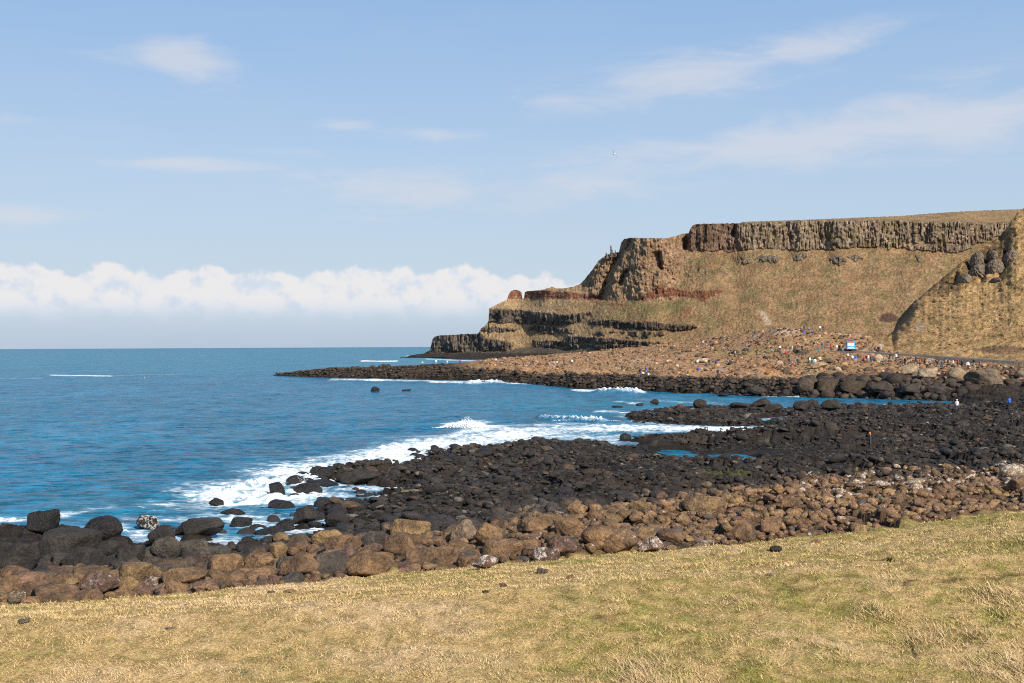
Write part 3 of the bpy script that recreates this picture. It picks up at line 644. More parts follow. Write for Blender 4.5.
    m_, nt, b = new_mat('sea_water'); g = NT(nt)
    geo = g.n('ShaderNodeNewGeometry').outputs['Position']
    fa = g.n('ShaderNodeAttribute', attribute_name='foam').outputs['Fac']; te = g.n('ShaderNodeAttribute', attribute_name='teal').outputs['Fac']
    deep = g.mix(te, (0.0, 0.125, 0.205), (0.0, 0.225, 0.265))
    patch = g.noise(g.mapv(geo, (.012, .05, 1)), 1.0, 5, .6)
    deep = g.mix(g.rng(patch, .35, .65), g.mix(.35, deep, (.002, .03, .08)), g.mix(.35, deep, (.01, .17, .32)))
    rip = g.noise(g.mapv(geo, (.3, .8, 1)), 1.0, 8, .8)
    deep = g.mix(g.rng(rip, .38, .62), g.mix(.6, deep, (.001, .025, .07)), g.mix(.5, deep, (.04, .22, .40)))  # bright and dark faces of the ripples, put into the water colour
    r2 = g.noise(g.mapv(geo, (.16, .06, 1), (3, 1, 0)), 1.0, 6, .75); r3 = g.noise(g.mapv(geo, (.035, .009, 1)), 1.0, 6, .7)
    rr = g.m('ADD', g.m('SUBTRACT', rip, .5), g.m('ADD', g.m('MULTIPLY', g.m('SUBTRACT', r2, .5), .9), g.m('MULTIPLY', g.m('SUBTRACT', r3, .5), .7)))
    deep = g.mix(g.rng(rr, -.02, .26, 0, .75), deep, (.035, .22, .38)); deep = g.mix(g.rng(rr, .0, -.24, 0, .7), deep, (.001, .05, .085))  # light and shade of the broader waves, also put into the colour
    f1 = g.noise(g.mapv(geo, (.5, .8, 1)), 1.0, 8, .7, .6); f2 = g.vor(g.mapv(geo, (1.0, 1.4, 1)), .9, 'DISTANCE_TO_EDGE')
    f3 = g.noise(geo, 3.5, 4, .7)
    lace = g.m('ADD', g.m('MULTIPLY', g.m('SUBTRACT', f1, .5), 1.9), g.m('MULTIPLY', g.m('SUBTRACT', g.rng(f2, 0, .35, 1, 0), .4), .22))
    lace = g.m('ADD', lace, g.m('MULTIPLY', g.m('SUBTRACT', f3, .5), .14)); lace = g.m('ADD', lace, g.m('MULTIPLY', g.m('SUBTRACT', g.noise(g.mapv(geo, (.09, .2, 1)), 1.0, 4, .6), .5), 1.4))
    fm = g.rng(g.m('ADD', fa, lace), .50, 1.2)
    fm = g.m('MULTIPLY', fm, g.rng(fa, .05, .3))
    milk = g.m('MULTIPLY', g.rng(g.m('ADD', fa, g.m('MULTIPLY', lace, .4)), .3, .9), .4)
    c = g.mix(milk, deep, (.28, .48, .55))
    c = g.mix(fm, c, g.mix(g.rng(g.m('ADD', g.m('MULTIPLY', f3, .45), g.m('MULTIPLY', f1, .55)), .36, .54), (.45, .56, .64), (.82, .84, .86)))
    g.l(c, b.inputs['Base Color'])
    g.l(g.rng(fm, 0, 1, .25, .9), b.inputs['Roughness']); b.inputs['IOR'].default_value = 1.333
    g.l(g.rng(fm, 0, 1, .025, .1), b.inputs['Specular IOR Level'])
    w1 = g.noise(g.mapv(geo, (.35, .9, 1)), 1.0, 6, .7); w2 = g.noise(g.mapv(geo, (1.6, 2.6, 1)), 1.0, 5, .7); w3 = g.noise(g.mapv(geo, (.06, .14, 1)), 1.0, 5, .6)
    h = g.m('ADD', g.m('ADD', w1, g.m('MULTIPLY', w2, .3)), g.m('MULTIPLY', w3, 2.2))
    pa = g.noise(g.mapv(geo, (1.1, 1.6, 1)), 1.0, 4, .65, out=1); pb = g.noise(g.mapv(geo, (.22, .4, 1), (5, 2, 0)), 1.0, 3, .6, out=1)
    def vm(op, a, b_):
        x = g.n('ShaderNodeVectorMath', operation=op)
        for v_, i_ in ((a, 0), (b_, 1)):
            if isinstance(v_, tuple): x.inputs[i_].default_value = v_
            elif v_ is not None: g.l(v_, x.inputs[i_])
        return x.outputs[0]
    tilt = vm('ADD', vm('MULTIPLY', vm('SUBTRACT', pa, (.5, .5, .5)), (1.1, 1.5, 0)), vm('MULTIPLY', vm('SUBTRACT', pb, (.5, .5, .5)), (.6, 1.0, 0)))
    g.l(vm('NORMALIZE', vm('ADD', g.n('ShaderNodeNewGeometry').outputs['Normal'], tilt), None), b.inputs['Normal'])
    tag(link('sea', me, m_), kind='structure')
sea()

# ------------------------------------------------------------------ stones
def ico(sub_):
    bm = bmesh.new(); bmesh.ops.create_icosphere(bm, subdivisions=sub_, radius=1)
    V = np.array([v.co[:] for v in bm.verts]); Fc = np.array([[v.index for v in f.verts] for f in bm.faces]); bm.free(); return V, Fc
def n3d(V, sc, seed):
    return (pn(V[:, 0] * sc + V[:, 2] * .7 * sc, V[:, 1] * sc - V[:, 2] * .4 * sc, seed) + pn(V[:, 1] * sc + 5, V[:, 2] * sc + V[:, 0] * .5 * sc, seed + 3)) * .6
def boulder_shape(seed, sub_, angular=.5):
    r = np.random.default_rng(seed); V, Fc = ico(sub_)
    rad = np.full(len(V), 1.12)
    cuts = []
    for _ in range(int(7 + 5 * angular)):
        nrm = r.normal(size=3); cuts.append((nrm / np.linalg.norm(nrm), r.uniform(.68, .98) - .08 * angular))
    if seed % 3:          # jointed block: three pairs of nearly parallel faces
        fr = np.linalg.qr(r.normal(size=(3, 3)) * .45 + np.eye(3))[0]
        for q_ in fr:
            for sg in (-1, 1):
                nn = sg * q_ + r.normal(size=3) * .13; cuts.append((nn / np.linalg.norm(nn), r.uniform(.56, .78)))
    for nrm, dcut in cuts:
        dt = V @ nrm; rr = np.where(dt > .05, dcut / np.maximum(dt, .05), 9); sm = max(.008, .022 + .05 * (1 - angular))
        rad = -sm * np.log(np.exp(-rad / sm) + np.exp(-rr / sm) + 1e-30)
    rad = rad * (1 + .045 * n3d(V, 1.7, seed) + .05 * n3d(V, 4.2, seed + 50) + (.03 * n3d(V, 10, seed + 90) if sub_ > 3 else 0))
    # a crack or two
    if sub_ > 3:
        for _ in range(2):
            nrm = r.normal(size=3); nrm /= np.linalg.norm(nrm); dd_ = np.abs(V @ nrm - r.uniform(-.4, .4) + .08 * n3d(V, 3, seed + 7)); rad -= .05 * np.exp(-(dd_ / .035) ** 2)
    V = V * rad[:, None]; ex = np.abs(V).max(0); return V / ex * .5 + V / ex.mean() * .5, Fc
ANG = [boulder_shape(400 + i, 2, 1.25) for i in range(12)]; ANGM = [boulder_shape(450 + i, 3, 1.25) for i in range(12)]
HI = [boulder_shape(100 + i, 4, .45 + .10 * (i % 9)) for i in range(18)]
MID = [boulder_shape(200 + i, 3, .5 + .09 * (i % 9)) for i in range(12)]
LO = [boulder_shape(300 + i, 2, .6 + .08 * (i % 9)) for i in range(12)]
hi_me = []
for i, (v_, f_) in enumerate(HI):
    hi_me.append(mesh_np('boulder', v_, f_)); hi_me[-1].materials.append(ROCK_O)
def rot(yaw, tx, ty):
    cy, sy = math.cos(yaw), math.sin(yaw); cx, sx = math.cos(tx), math.sin(tx); c2, s2 = math.cos(ty), math.sin(ty)
    return np.array([[cy, -sy, 0], [sy, cy, 0], [0, 0, 1]]) @ np.array([[1, 0, 0], [0, cx, -sx], [0, sx, cx]]) @ np.array([[c2, 0, s2], [0, 1, 0], [-s2, 0, c2]])
ROCKS = []     # dicts of all individual stones
grid = {}
def occupied(x, y, r, k=.62):
    gx, gy = int(x // 3), int(y // 3)
    for a in range(gx - 1, gx + 2):
        for b in range(gy - 1, gy + 2):
            for (x2, y2, r2) in grid.get((a, b), ()):
                if (x - x2) ** 2 + (y - y2) ** 2 < (k * (r + r2)) ** 2: return True
    return False
def occupy(x, y, r): grid.setdefault((int(x // 3), int(y // 3)), []).append((x, y, r))
WARM = (.165, .103, .057); OCHRE = (.20, .135, .067); REDB = (.155, .095, .068); CHAR = (.032, .0275, .025); WET = (.014, .012, .012); DGREY = (.065, .056, .048); PALEB = (.21, .155, .105)
def hand(px, py, w, h, col, lich, label, yaw=None, var=None, name='boulder', tilt=0.0, dd_=0.0, zoff=0.0):
    """a stone whose picture centre, width and height are read off the photograph; it sits on the ground behind its lower edge"""
    x, y, z = hit(px, py + h * .42)
    if z < .05:
        x, y = (float(q_) for q_ in plane(px, py + h * .36)); z = 0.0
    y2 = y + dd_; x = x / y * y2; y = y2
    z = float(H(np.array([x / y]), np.array([y]))[0]) if dd_ else z
    sc = y / F; rx = w * sc / 2; rz = h * sc / 2 / .95; ryy = (rx + rz) / 2 * .95
    zc = EYE + float(ray(px, py)[1]) * (y + ryy * .4)
    y = y + ryy * .4; x = float(ray(px, py)[0]) * y
    v_ = (len(ROCKS) * 5 + 3) % len(HI) if var is None else var
    ROCKS.append(dict(x=x, y=y, z=zc + zoff, s=(rx, ryy, rz), rot=(0, tilt, 0), var=v_, col=col, lich=lich, label=label, name=name, spx=w * 1.0))
    occupy(x, y, rx * 1.15)
hand(42, 523, 34, 27, WET, .05, 'black wet angular boulder standing in the water at the far left', var=3)
hand(104, 529, 38, 26, WET, .05, 'big black wet rounded boulder at the water edge, second from the left', var=8)
hand(150, 524, 24, 18, WET, .9, 'black tilted rock with white specks standing in the water', tilt=.35, var=6)
hand(217, 503, 18, 11, WET, .1, 'small round black rock alone in the surf beyond the flat slabs')
hand(234, 512.5, 28, 9, WET, .0, 'low black wet slab in the surf behind the grey boulders', tilt=.12)
hand(241, 523, 22, 12, WET, .1, 'short black wet rock touching the flat grey slab')
hand(207, 526, 54, 22, CHAR, .12, 'long flat-topped dark grey boulder beside the surf', var=4)
hand(165, 537, 34, 24, CHAR, .1, 'dark grey cracked boulder between the speckled rock and the flat slab')
hand(277, 491, 17, 18, WET, .05, 'upright jagged black rock in the middle of the white surf', var=12)
hand(322, 484, 34, 9, WET, .05, 'low dark wet reef stone with surf breaking behind it')
hand(308, 490, 30, 14, WET, .05, 'black wet rock right of the upright jagged one in the surf')
hand(362, 477, 50, 15, CHAR, .05, 'long steep-faced dark block with surf breaking against it', var=4)
hand(306, 515, 28, 20, CHAR, .05, 'dark pointed boulder at the end of the foamy inlet', var=9)
hand(336, 519, 30, 18, CHAR, .05, 'dark grey boulder right of the foamy inlet')
hand(15, 560, 46, 38, CHAR, .02, 'large smooth dark grey boulder cut by the left picture edge')
hand(68, 545, 62, 34, CHAR, .05, 'very broad dark boulder in front of the two big wet ones', var=10)
hand(84, 560, 44, 26, CHAR, .02, 'wide smooth dark boulder below the very broad one')
hand(112, 549, 36, 22, CHAR, .02, 'dark boulder just below the big rounded wet one')
hand(130, 556, 30, 22, CHAR, .04, 'dark brown boulder above the ochre block near the left')
hand(166, 549, 30, 24, DGREY, .02, 'dark grey boulder with a shadowed gap at its foot')
hand(194, 550, 40, 26, DGREY, .05, 'broad dark reddish boulder left of the pale cleft stones')
hand(71, 583, 26, 13, OCHRE, .0, 'small ochre block lying among the dark stones at the lower left', var=4)
hand(102, 584, 46, 24, REDB, .75, 'reddish boulder splashed with white near the left grass edge')
hand(135, 572, 32, 20, OCHRE, .12, 'ochre boulder just above the white-splashed reddish one')
hand(152, 582, 20, 15, REDB, .85, 'small pinkish boulder with a white cap near the left grass edge')
hand(188, 577, 56, 24, WARM, .5, 'long low brown boulder with a white patch on top', var=4)
hand(224, 566, 40, 26, WARM, .1, 'rounded brown boulder right of the long low white-patched one')
hand(279, 551, 22, 18, OCHRE, .25, 'round ochre boulder with a smaller block resting on it')
hand(281, 541, 17, 12, OCHRE, .1, 'small ochre block resting on the round ochre boulder', zoff=.15)
hand(262, 562, 38, 26, WARM, .05, 'brown boulder left of the largest brown slab by the grass')
hand(300, 566, 46, 26, WARM, .05, 'broad smooth brown slab rising from the grass edge')
hand(366, 566, 54, 26, WARM, .45, 'big smooth brown boulder flecked white on top, half left of centre', var=1)
hand(340, 546, 42, 26, WARM, .1, 'rounded warm brown boulder behind the flecked one')
hand(331, 540, 36, 22, OCHRE, .1, 'lighter brown boulder leaning behind the rounded warm one')
hand(372, 540, 24, 18, DGREY, .05, 'small dark grey boulder between two large brown ones')
hand(402, 548, 40, 30, WARM, .05, 'smooth brown egg-shaped boulder with a shadow on its left', var=2)
hand(428, 558, 56, 24, WARM, .05, 'wide low brown boulder beside the egg-shaped one')
hand(410, 529, 44, 24, OCHRE, .2, 'blocky ochre outcrop standing above the brown boulders', var=15)
hand(464, 533, 30, 28, PALEB, .6, 'tan stack of rock with a white lichen cap', var=9)
hand(489, 536, 34, 26, WARM, .25, 'cracked brown block right of the white-capped stack')
hand(486, 562, 30, 15, REDB, .95, 'low reddish boulder with a thick white cap at the grass edge')
hand(503, 551, 46, 24, WARM, .15, 'broad triangular brown boulder above the white-capped low one')
hand(546, 554, 30, 17, REDB, .85, 'pointed red-brown boulder speckled white at the grass edge')
hand(566, 547, 32, 22, REDB, .6, 'slanting slab speckled white with a deep shadow on its left', tilt=.45, var=4)
hand(536, 526, 40, 20, WARM, .1, 'long brown boulder whose left half is dark grey')
hand(569, 528, 32, 22, WARM, .1, 'rounded brown boulder right of the long half-grey one')
hand(599, 536, 36, 22, WARM, .1, 'brown cracked boulder left of the slanting lichened slab')
hand(622, 541, 40, 24, WARM, .65, 'slanting boulder with a pale lichened upper edge', tilt=-.4, var=6)
hand(651, 545, 28, 17, REDB, .9, 'round pinkish boulder sprinkled white at the grass edge')
hand(668, 536, 34, 22, WARM, .1, 'brown boulder with a dark gap under it, right of the pinkish one')
hand(704, 504, 46, 22, (.165, .112, .062), .2, 'large blocky tan boulder at the top of the rubble bank', var=15)
hand(640, 506, 22, 12, OCHRE, .1, 'low ochre ledge stone beside a black hole in the shore')
hand(745, 533, 26, 20, WARM, .15, 'rounded brown boulder a little apart above the grass, right of centre')
hand(790, 503, 24, 18, WARM, .1, 'plain rounded boulder in the middle of the rubble bank')
hand(770, 527, 26, 18, WARM, .3, 'brown boulder with a lichen edge near the grass, right of centre')
hand(1012, 473, 26, 18, PALEB, .9, 'whitish block at the right end of the rubble bank')
hand(1018, 484, 16, 14, WARM, .3, 'brown block under the whitish one at the right edge')
hand(880, 484, 24, 8, PALEB, .85, 'flat white-topped slab on the crest of the rubble bank')
hand(915, 482, 26, 8, PALEB, .8, 'long pale slab on the crest of the rubble bank, right part')
hand(705, 543, 18, 6, PALEB, .9, 'flat pale stone lying where the rubble meets the grass')
# stones in the grass
for a_ in ((542, 571, 12, 7, DGREY, .1, 'small domed dark stone in the grass below the boulders'), (571, 577, 10, 5, WARM, .1, 'small brown stone in the grass right of the domed one'),
           (486, 592, 9, 4, DGREY, .0, 'little flat grey stone lying in the grass at the centre'), (503, 585, 8, 4, WARM, .0, 'little brown stone just above the flat grey one'),
           (776, 549, 13, 7, CHAR, .1, 'dark lumpy stone in the grass near the right rubble'), (25, 621, 15, 6, GREY, .3, 'flat grey stone in the grass at the far left'),
           (290, 591, 15, 4, WARM, .1, 'flat brown stone in the grass left of centre'), (271, 592, 10, 4, GREY, .1, 'small grey stone beside the flat brown one'),
           (169, 629, 11, 4, GREY, .6, 'pale small stone deep in the grass on the left'), (769, 575, 8, 4, GREY, .1, 'little grey stone in the grass below the lumpy one'), (816, 541, 11, 4, WARM, .1, 'low brown stone right of the lumpy one by the rubble')):
    hand(*a_[:6], a_[6], name='stone')
# stones in the sea and in the channel
for a_ in ((375, 389.5, 9, 7, WET, 0, 'small black rock standing alone in the bay'), (406, 390.5, 10, 2.5, WET, 0, 'flat dark rock awash right of the lone one in the bay'),
           (485, 382.5, 9, 3.5, WET, 0, 'black rock in the foam under the far causeway, left one'), (505, 382, 11, 4, WET, 0, 'black rock in the foam under the far causeway, right one'),
           (757, 391, 22, 10, CHAR, 0, 'broad dark rock in the channel against the causeway'), (724, 394.5, 15, 4, WET, 0, 'low black rock awash left of the broad one in the channel'),
           (813, 396.8, 12, 5, WET, 0, 'small dark rock awash in the right of the channel'), (786, 392, 9, 7, CHAR, 0, 'small dark knob of rock right of the broad channel rock'),
           (655, 402, 10, 6, CHAR, 0, 'round dark stone at the sea end of the black ridge'), (640, 405, 8, 4, WET, 0, 'small wet stone beyond the end of the black ridge'),
           (617, 407, 11, 3, WET, 0, 'flat rock awash off the end of the black ridge'), (700, 404, 14, 10, CHAR, 0, 'tallest knob on the black ridge across the channel'),
           (775, 408, 22, 12, CHAR, 0, 'rounded black boulder midway along the black ridge'), (762, 403, 20, 10, CHAR, 0, 'black boulder on the channel side of the ridge'), (738, 405, 22, 8, CHAR, 0, 'flat topped black boulder on the ridge'),
           (800, 406, 18, 12, CHAR, 0, 'round black boulder right of the midway one on the ridge'), (832, 405, 22, 12, CHAR, 0, 'big black boulder near the right end of the channel'), (812, 404, 16, 9, CHAR, 0, 'black boulder left of the big one near the channel end')):
    hand(*a_[:6], a_[6])
# great boulders along the far causeway's edge
for a_ in ((910, 371, 22, 16, (.27, .21, .15), .2, 'tall tan boulder of a leaning pair on the far shore'), (927, 374, 24, 13, (.27, .21, .15), .2, 'lower tan boulder of the leaning pair on the far shore'),
           (957, 375, 20, 15, (.25, .19, .13), .2, 'pyramid shaped tan boulder on the far shore'), (984, 377, 36, 20, (.13, .10, .072), .2, 'largest brown boulder on the far shore at the right'),
           (1021, 375, 16, 13, (.12, .10, .08), .1, 'dark boulder cut by the right edge of the picture'), (972, 377, 16, 8, (.30, .24, .18), .3, 'low pale boulder between the pyramid and the largest one'),
           (828, 386, 24, 16, (.06, .044, .03), 0, 'huge dark boulder at the causeway edge below the bus, left one'), (853, 387, 27, 16, (.055, .04, .028), 0, 'huge dark boulder at the causeway edge below the bus'),
           (882, 388, 27, 14, (.05, .04, .034), 0, 'wide dark boulder at the causeway edge right of the bus'), (910, 389, 24, 12, (.05, .04, .034), 0, 'dark boulder below the leaning tan pair'),
           (940, 391, 27, 11, (.05, .042, .036), 0, 'dark boulder below the pyramid boulder'), (806, 386, 18, 16, (.08, .06, .045), 0, 'dark upright boulder at the left end of the huge ones'),
           (820, 365, 22, 9, (.30, .21, .14), .1, 'slanting pale slab among the visitors on the causeway'), (827, 361, 15, 6, (.12, .09, .065), 0, 'dark rounded block among the visitors below the bus'),
           (797, 350, 10, 8, (.12, .095, .07), 0, 'dark rock mound beside the path left of the bus'), (702, 360.5, 16, 5, (.36, .29, .21), .3, 'flat pale rock slab on the causeway left of centre')):
    hand(*a_[:6], a_[6])

HB = np.array([(float(proj(r_['x'], r_['y'], r_['z'])[0]), float(proj(r_['x'], r_['y'], r_['z'])[1]), r_['y'], r_['s'][0] * 2 * F / r_['y'], r_['s'][2] * 2 * F / r_['y']) for r_ in ROCKS])
def scatter(n, pxr, fd, size, colf, k=.6, sink=.25, flat=(.55, .85), cond=None, zmin=-9.0):
    """random stones; fd(px) gives the depth span"""
    px = RNG.uniform(pxr[0], pxr[1], n); s = ray(px, 450 + 0 * px)[0]
    lo, hi_ = fd(s); d = np.sqrt(RNG.uniform(0, 1, n) * (hi_ ** 2 - lo ** 2) + lo ** 2)
    r = size(n, px) * .86; o = np.argsort(-r); px, s, d, r = px[o], s[o], d[o], r[o]
    z = np.maximum(H(s, d), zmin); x = s * d
    sd = shore_dist(x, d); pd_ = pool_dist(x, d)
    ppx, ppy = proj(x, d, z + r * .75); rpx = r * F / d
    def blocks(i):
        # never pile rubble in front of a boulder that was placed by hand
        m_ = (HB[:, 2] > d[i]) & (HB[:, 2] < d[i] + 16) & (np.abs(HB[:, 0] - ppx[i]) < HB[:, 3] * .5 + rpx[i] * .7) & (ppy[i] < HB[:, 1] + HB[:, 4] * .22)
        return m_.any()
    out = []
    for i in range(n):
        if cond is not None and not cond(px[i], d[i], z[i], sd[i]): continue
        if pd_[i] < 1.2 or (d[i] < 156 and (pd_[i] < 4 or (pd_[i] < 14 and r[i] > .3))) or blocks(i): continue
        if occupied(x[i], d[i], r[i], k): continue
        occupy(x[i], d[i], r[i])
        out.append((x[i], d[i], z[i], r[i], px[i]))
    a = np.array(out)
    f_ = RNG.uniform(*flat, len(a)); as_ = RNG.uniform(.75, 1.3, len(a))
    cs, li = colf(a)
    for i in range(len(a)):
        ROCKS.append(dict(x=a[i, 0], y=a[i, 1], z=a[i, 2] + a[i, 3] * f_[i] * (1 - 2 * sink) * .9, s=(a[i, 3] * as_[i], a[i, 3] / as_[i], a[i, 3] * f_[i]), rot=(RNG.uniform(0, 6.28), RNG.normal(0, .22), RNG.normal(0, .22)),
                          var=int(RNG.integers(0, 18)), col=tuple(cs[i]), lich=float(li[i]), label=None, name='boulder', spx=a[i, 3] * 2 * F / a[i, 1]))
def I(c, s, j=1): return np.interp(s, c[0], c[j])
def col_band(a):
    """brown near the grass, dark towards the water"""
    s = a[:, 0] / a[:, 1]; d1 = I(C1, s); d2 = I(C2, s); t = (a[:, 1] - d1) / (d2 - d1)
    j = RNG.normal(0, .14, len(a)) + .3 * pn(a[:, 0] * .15, a[:, 1] * .15, 501)
    m = ss(.72, 1.05, t + j)
    left = ss(330, 120, a[:, 4]); m = np.maximum(m, left * ss(.3, .62, t + j * .7))
    br = np.array(WARM)[None] * RNG.uniform(.7, 1.25, (len(a), 1)); q_ = RNG.uniform(0, 1, len(a))
    br = np.where((q_ < .2)[:, None], np.array(OCHRE) * RNG.uniform(.7, 1.05, (len(a), 1)), br); br = np.where((q_ > .85)[:, None], np.array(REDB)[None], br)
    br = np.where(((q_ > .78) & (q_ < .85))[:, None], np.array(DGREY) * 1.15, br)
    br = br * ss(500, 800, a[:, 4])[:, None] * .25 + br
    dk = np.array(CHAR)[None] * RNG.uniform(.8, 1.7, (len(a), 1))
    dk = np.where((q_ < .12)[:, None], np.array((.11, .085, .055)), dk)
    c = br * (1 - m[:, None]) + dk * m[:, None]
    cap = (a[:, 4] > 800) & (RNG.uniform(0, 1, len(a)) < .2) & (t > .45)
    li = np.where(RNG.uniform(0, 1, len(a)) < .22, RNG.uniform(.3, .75, len(a)), .08) * (1 - m)
    return c, np.where(cap, .95, li)
b_lo = lambda s: (I(C1, s) + .6, I(C2, s) + 2)
def sz_band(n, px):
    base = np.interp(px, [-300, 0, 300, 500, 620, 750, 1100], [.76, .76, .66, .56, .46, .38, .38])
    return base * np.clip(RNG.lognormal(-.35, .38, n), .35, 1.5)
scatter(11000, (-330, 1300), b_lo, sz_band, col_band, k=.56, sink=.32, cond=lambda px, d, z, sd: sd > -.5)
scatter(9000, (-330, 1300), lambda s: (I(C1, s) + .2, I(C2, s) + 3), lambda n, px: np.clip(RNG.lognormal(-1.45, .35, n), .12, .5), col_band, k=.45, sink=.15, cond=lambda px, d, z, sd: sd > -.5)
# dark platform
def col_dark(a):
    nb_ = fbm(a[:, 0] * .05, a[:, 1] * .04, 57, 3); q_ = RNG.uniform(0, 1, len(a))
    c = np.array(CHAR)[None] * RNG.uniform(.5, 1.45, (len(a), 1))
    c = np.where((q_ < .06 + .35 * (nb_ > .2))[:, None], np.array((.085, .06, .04)) * RNG.uniform(.6, 1.2, (len(a), 1)), c)
    c = np.where((q_ > .96)[:, None], np.array((.12, .108, .095)), c)
    c = np.where((a[:, 2] < .45)[:, None], np.array(WET) * 1.5, c)
    return c, np.where(q_ > .995, .9, .0)
scatter(46000, (240, 1300), lambda s: (I(C2, s) - 1, np.maximum(I(PLAT, s) + 25, I(C2, s) + 5)), lambda n, px: np.clip(RNG.lognormal(-1.45, .55, n), .12, 1.2) * np.interp(px, [350, 600, 900], [.95, .7, .74]), col_dark, k=.42, sink=.42, flat=(.3, .65), cond=lambda px, d, z, sd: sd > -.3 and z > -.1)
scatter(8000, (600, 1350), lambda s: (I(PLAT, s), I(LOW, s) + 18), lambda n, px: np.clip(RNG.lognormal(-1.05, .45, n), .2, 1.2), col_dark, k=.5, sink=.42, flat=(.35, .7), cond=lambda px, d, z, sd: sd > -.6 and z > -.3)
scatter(1500, (150, 640), lambda s: (0 * s + 75, 0 * s + 190), lambda n, px: np.clip(RNG.lognormal(-.7, .5, n), .2, 1.2), lambda a: (np.array(WET)[None] * RNG.uniform(.8, 2, (len(a), 1)), np.zeros(len(a))), k=.6, sink=.3, cond=lambda px, d, z, sd: (-5.5 if 215 < px < 345 else -2.2) < sd < .3, zmin=-.12)
# far causeway: dark edge stones and tan rubble
def col_far(a):
    s = a[:, 0] / a[:, 1]; t = a[:, 1] - I(L, s) + 3 * pn(a[:, 0] * .06, a[:, 1] * .06, 61)
    m = ss(-1, 4, t) * ss(440, 490, a[:, 4]); q_ = RNG.uniform(0, 1, len(a))
    tn = np.array(TAN)[None] * RNG.uniform(.5, 1.15, (len(a), 1)); tn = np.where((q_ < .35)[:, None], np.array((.085, .06, .04)), tn); tn = np.where((q_ > .94)[:, None], np.array((.38, .30, .22)), tn)
    dk = np.array((.05, .037, .028))[None] * RNG.uniform(.6, 1.5, (len(a), 1))
    return dk * (1 - m[:, None]) + tn * m[:, None], np.zeros(len(a))
scatter(9000, (270, 1350), lambda s: (np.interp(s, *[np.array(v_) for v_ in zip(*[(float(ray(p_, 390)[0]), float(plane(p_, _wf(p_))[1])) for p_ in range(270, 1400, 30)])]) - 1, I(L, s) + 4), lambda n, px: np.clip(RNG.lognormal(-.35, .4, n), .35, 2.4) * np.interp(px, [500, 780, 830, 1000], [.6, .6, 1.15, 1.15]), col_far, k=.5, sink=.34, cond=lambda px, d, z, sd: sd > -.3 and z > -.6)
scatter(11000, (480, 1350), lambda s: (I(L, s) + 3, I(T, s) + 2), lambda n, px: np.clip(RNG.lognormal(-1.15, .55, n), .15, 1.5), col_far, k=.7, sink=.38, cond=lambda px, d, z, sd: not (px > 795 and abs(d - np.interp((px - 512) / F, M[0], M[1])) < 5))

# individuals: the stones that show largest; the rest is rubble
labelled = [r_ for r_ in ROCKS if r_['label']]
rest = [r_ for r_ in ROCKS if not r_['label']]
for r_ in rest:
    ppx, ppy = proj(r_['x'], r_['y'], r_['z']); r_['px'] = float(ppx); r_['py'] = float(ppy)
inview = [r_ for r_ in rest if 4 < r_['px'] < 1020 and r_['py'] < 683]
inview.sort(key=lambda r_: -r_['spx'])
NIND = 298 - len(labelled)
ind = inview[:NIND]; ids = set(id(r_) for r_ in ind)
rub = [r_ for r_ in rest if id(r_) not in ids]
def put_rock(r_, label, group):
    o = bpy.data.objects.new(r_['name'], hi_me[r_['var'] % len(hi_me)]); COL.objects.link(o)
    o.location = (r_['x'], r_['y'], r_['z']); o.scale = r_['s']; o.rotation_euler = (r_['rot'][1], r_['rot'][2], r_['rot'][0]) if r_['label'] is None else (0, r_['rot'][1], 0)
    o.color = (*[float(q_) for q_ in r_['col']], float(r_['lich'])); o['label'] = label; o['category'] = 'boulder' if r_['name'] == 'boulder' else 'stone'; o['group'] = group
for r_ in labelled: put_rock(r_, r_['label'], 'stones in the grass' if r_['name'] == 'stone' else 'boulders along the shore')
sec = ['far left', 'left part', 'left of the surf', 'below the surf', 'below the headland tip', 'picture centre', 'right of centre', 'below the grassy slope', 'below the blue bus', 'far right']
sec_old = ['at the far left of the picture', 'in the left part of the picture', 'a little left of the bright surf', 'below the bright surf', 'below the tip of the headland', 'in the middle of the picture', 'right of the middle', 'below the grassy slope', 'below the blue bus', 'at the far right of the picture']
import collections
grp = collections.defaultdict(list)
for r_ in ind:
    c = r_['col']; lum = sum(c) / 3
    tone = 'white-flecked' if r_['lich'] > .35 else 'dark grey' if lum < .055 else 'grey-brown' if lum < .09 else 'ochre' if c[0] > .22 else 'brown'
    dg = r_['y'] - np.interp(r_['x'] / r_['y'], C1[0], C1[1])
    where = 'touching the grass edge' if dg < 3.2 else 'midway down the boulder bank' if dg < 12 else 'on the dark seaward rocks'
    grp[(tone, where, sec[min(9, max(0, int(r_['px'] / 102.4)))])].append(r_)
ORD = ['first', 'second', 'third', 'fourth', 'fifth', 'sixth', 'seventh', 'eighth', 'ninth', 'tenth', 'eleventh', 'twelfth', 'thirteenth', 'fourteenth', 'fifteenth', 'sixteenth', 'seventeenth', 'eighteenth', 'nineteenth', 'twentieth']
for (tone, where, sct), rs in grp.items():
    rs.sort(key=lambda r_: r_['px'])
    for i, r_ in enumerate(rs):
        big = r_['spx'] == max(q_['spx'] for q_ in rs)
        if len(rs) == 1: lb = f'lone {tone} boulder {where}, {sct}'
        elif len(rs) == 2: lb = f'{"left" if i == 0 else "right"} of two {tone} boulders {where}, {sct}'
        else: lb = f'{ORD[min(i, 19)]} {tone} boulder from the left {where}, {sct}'
        put_rock(r_, lb, 'boulders along the shore')
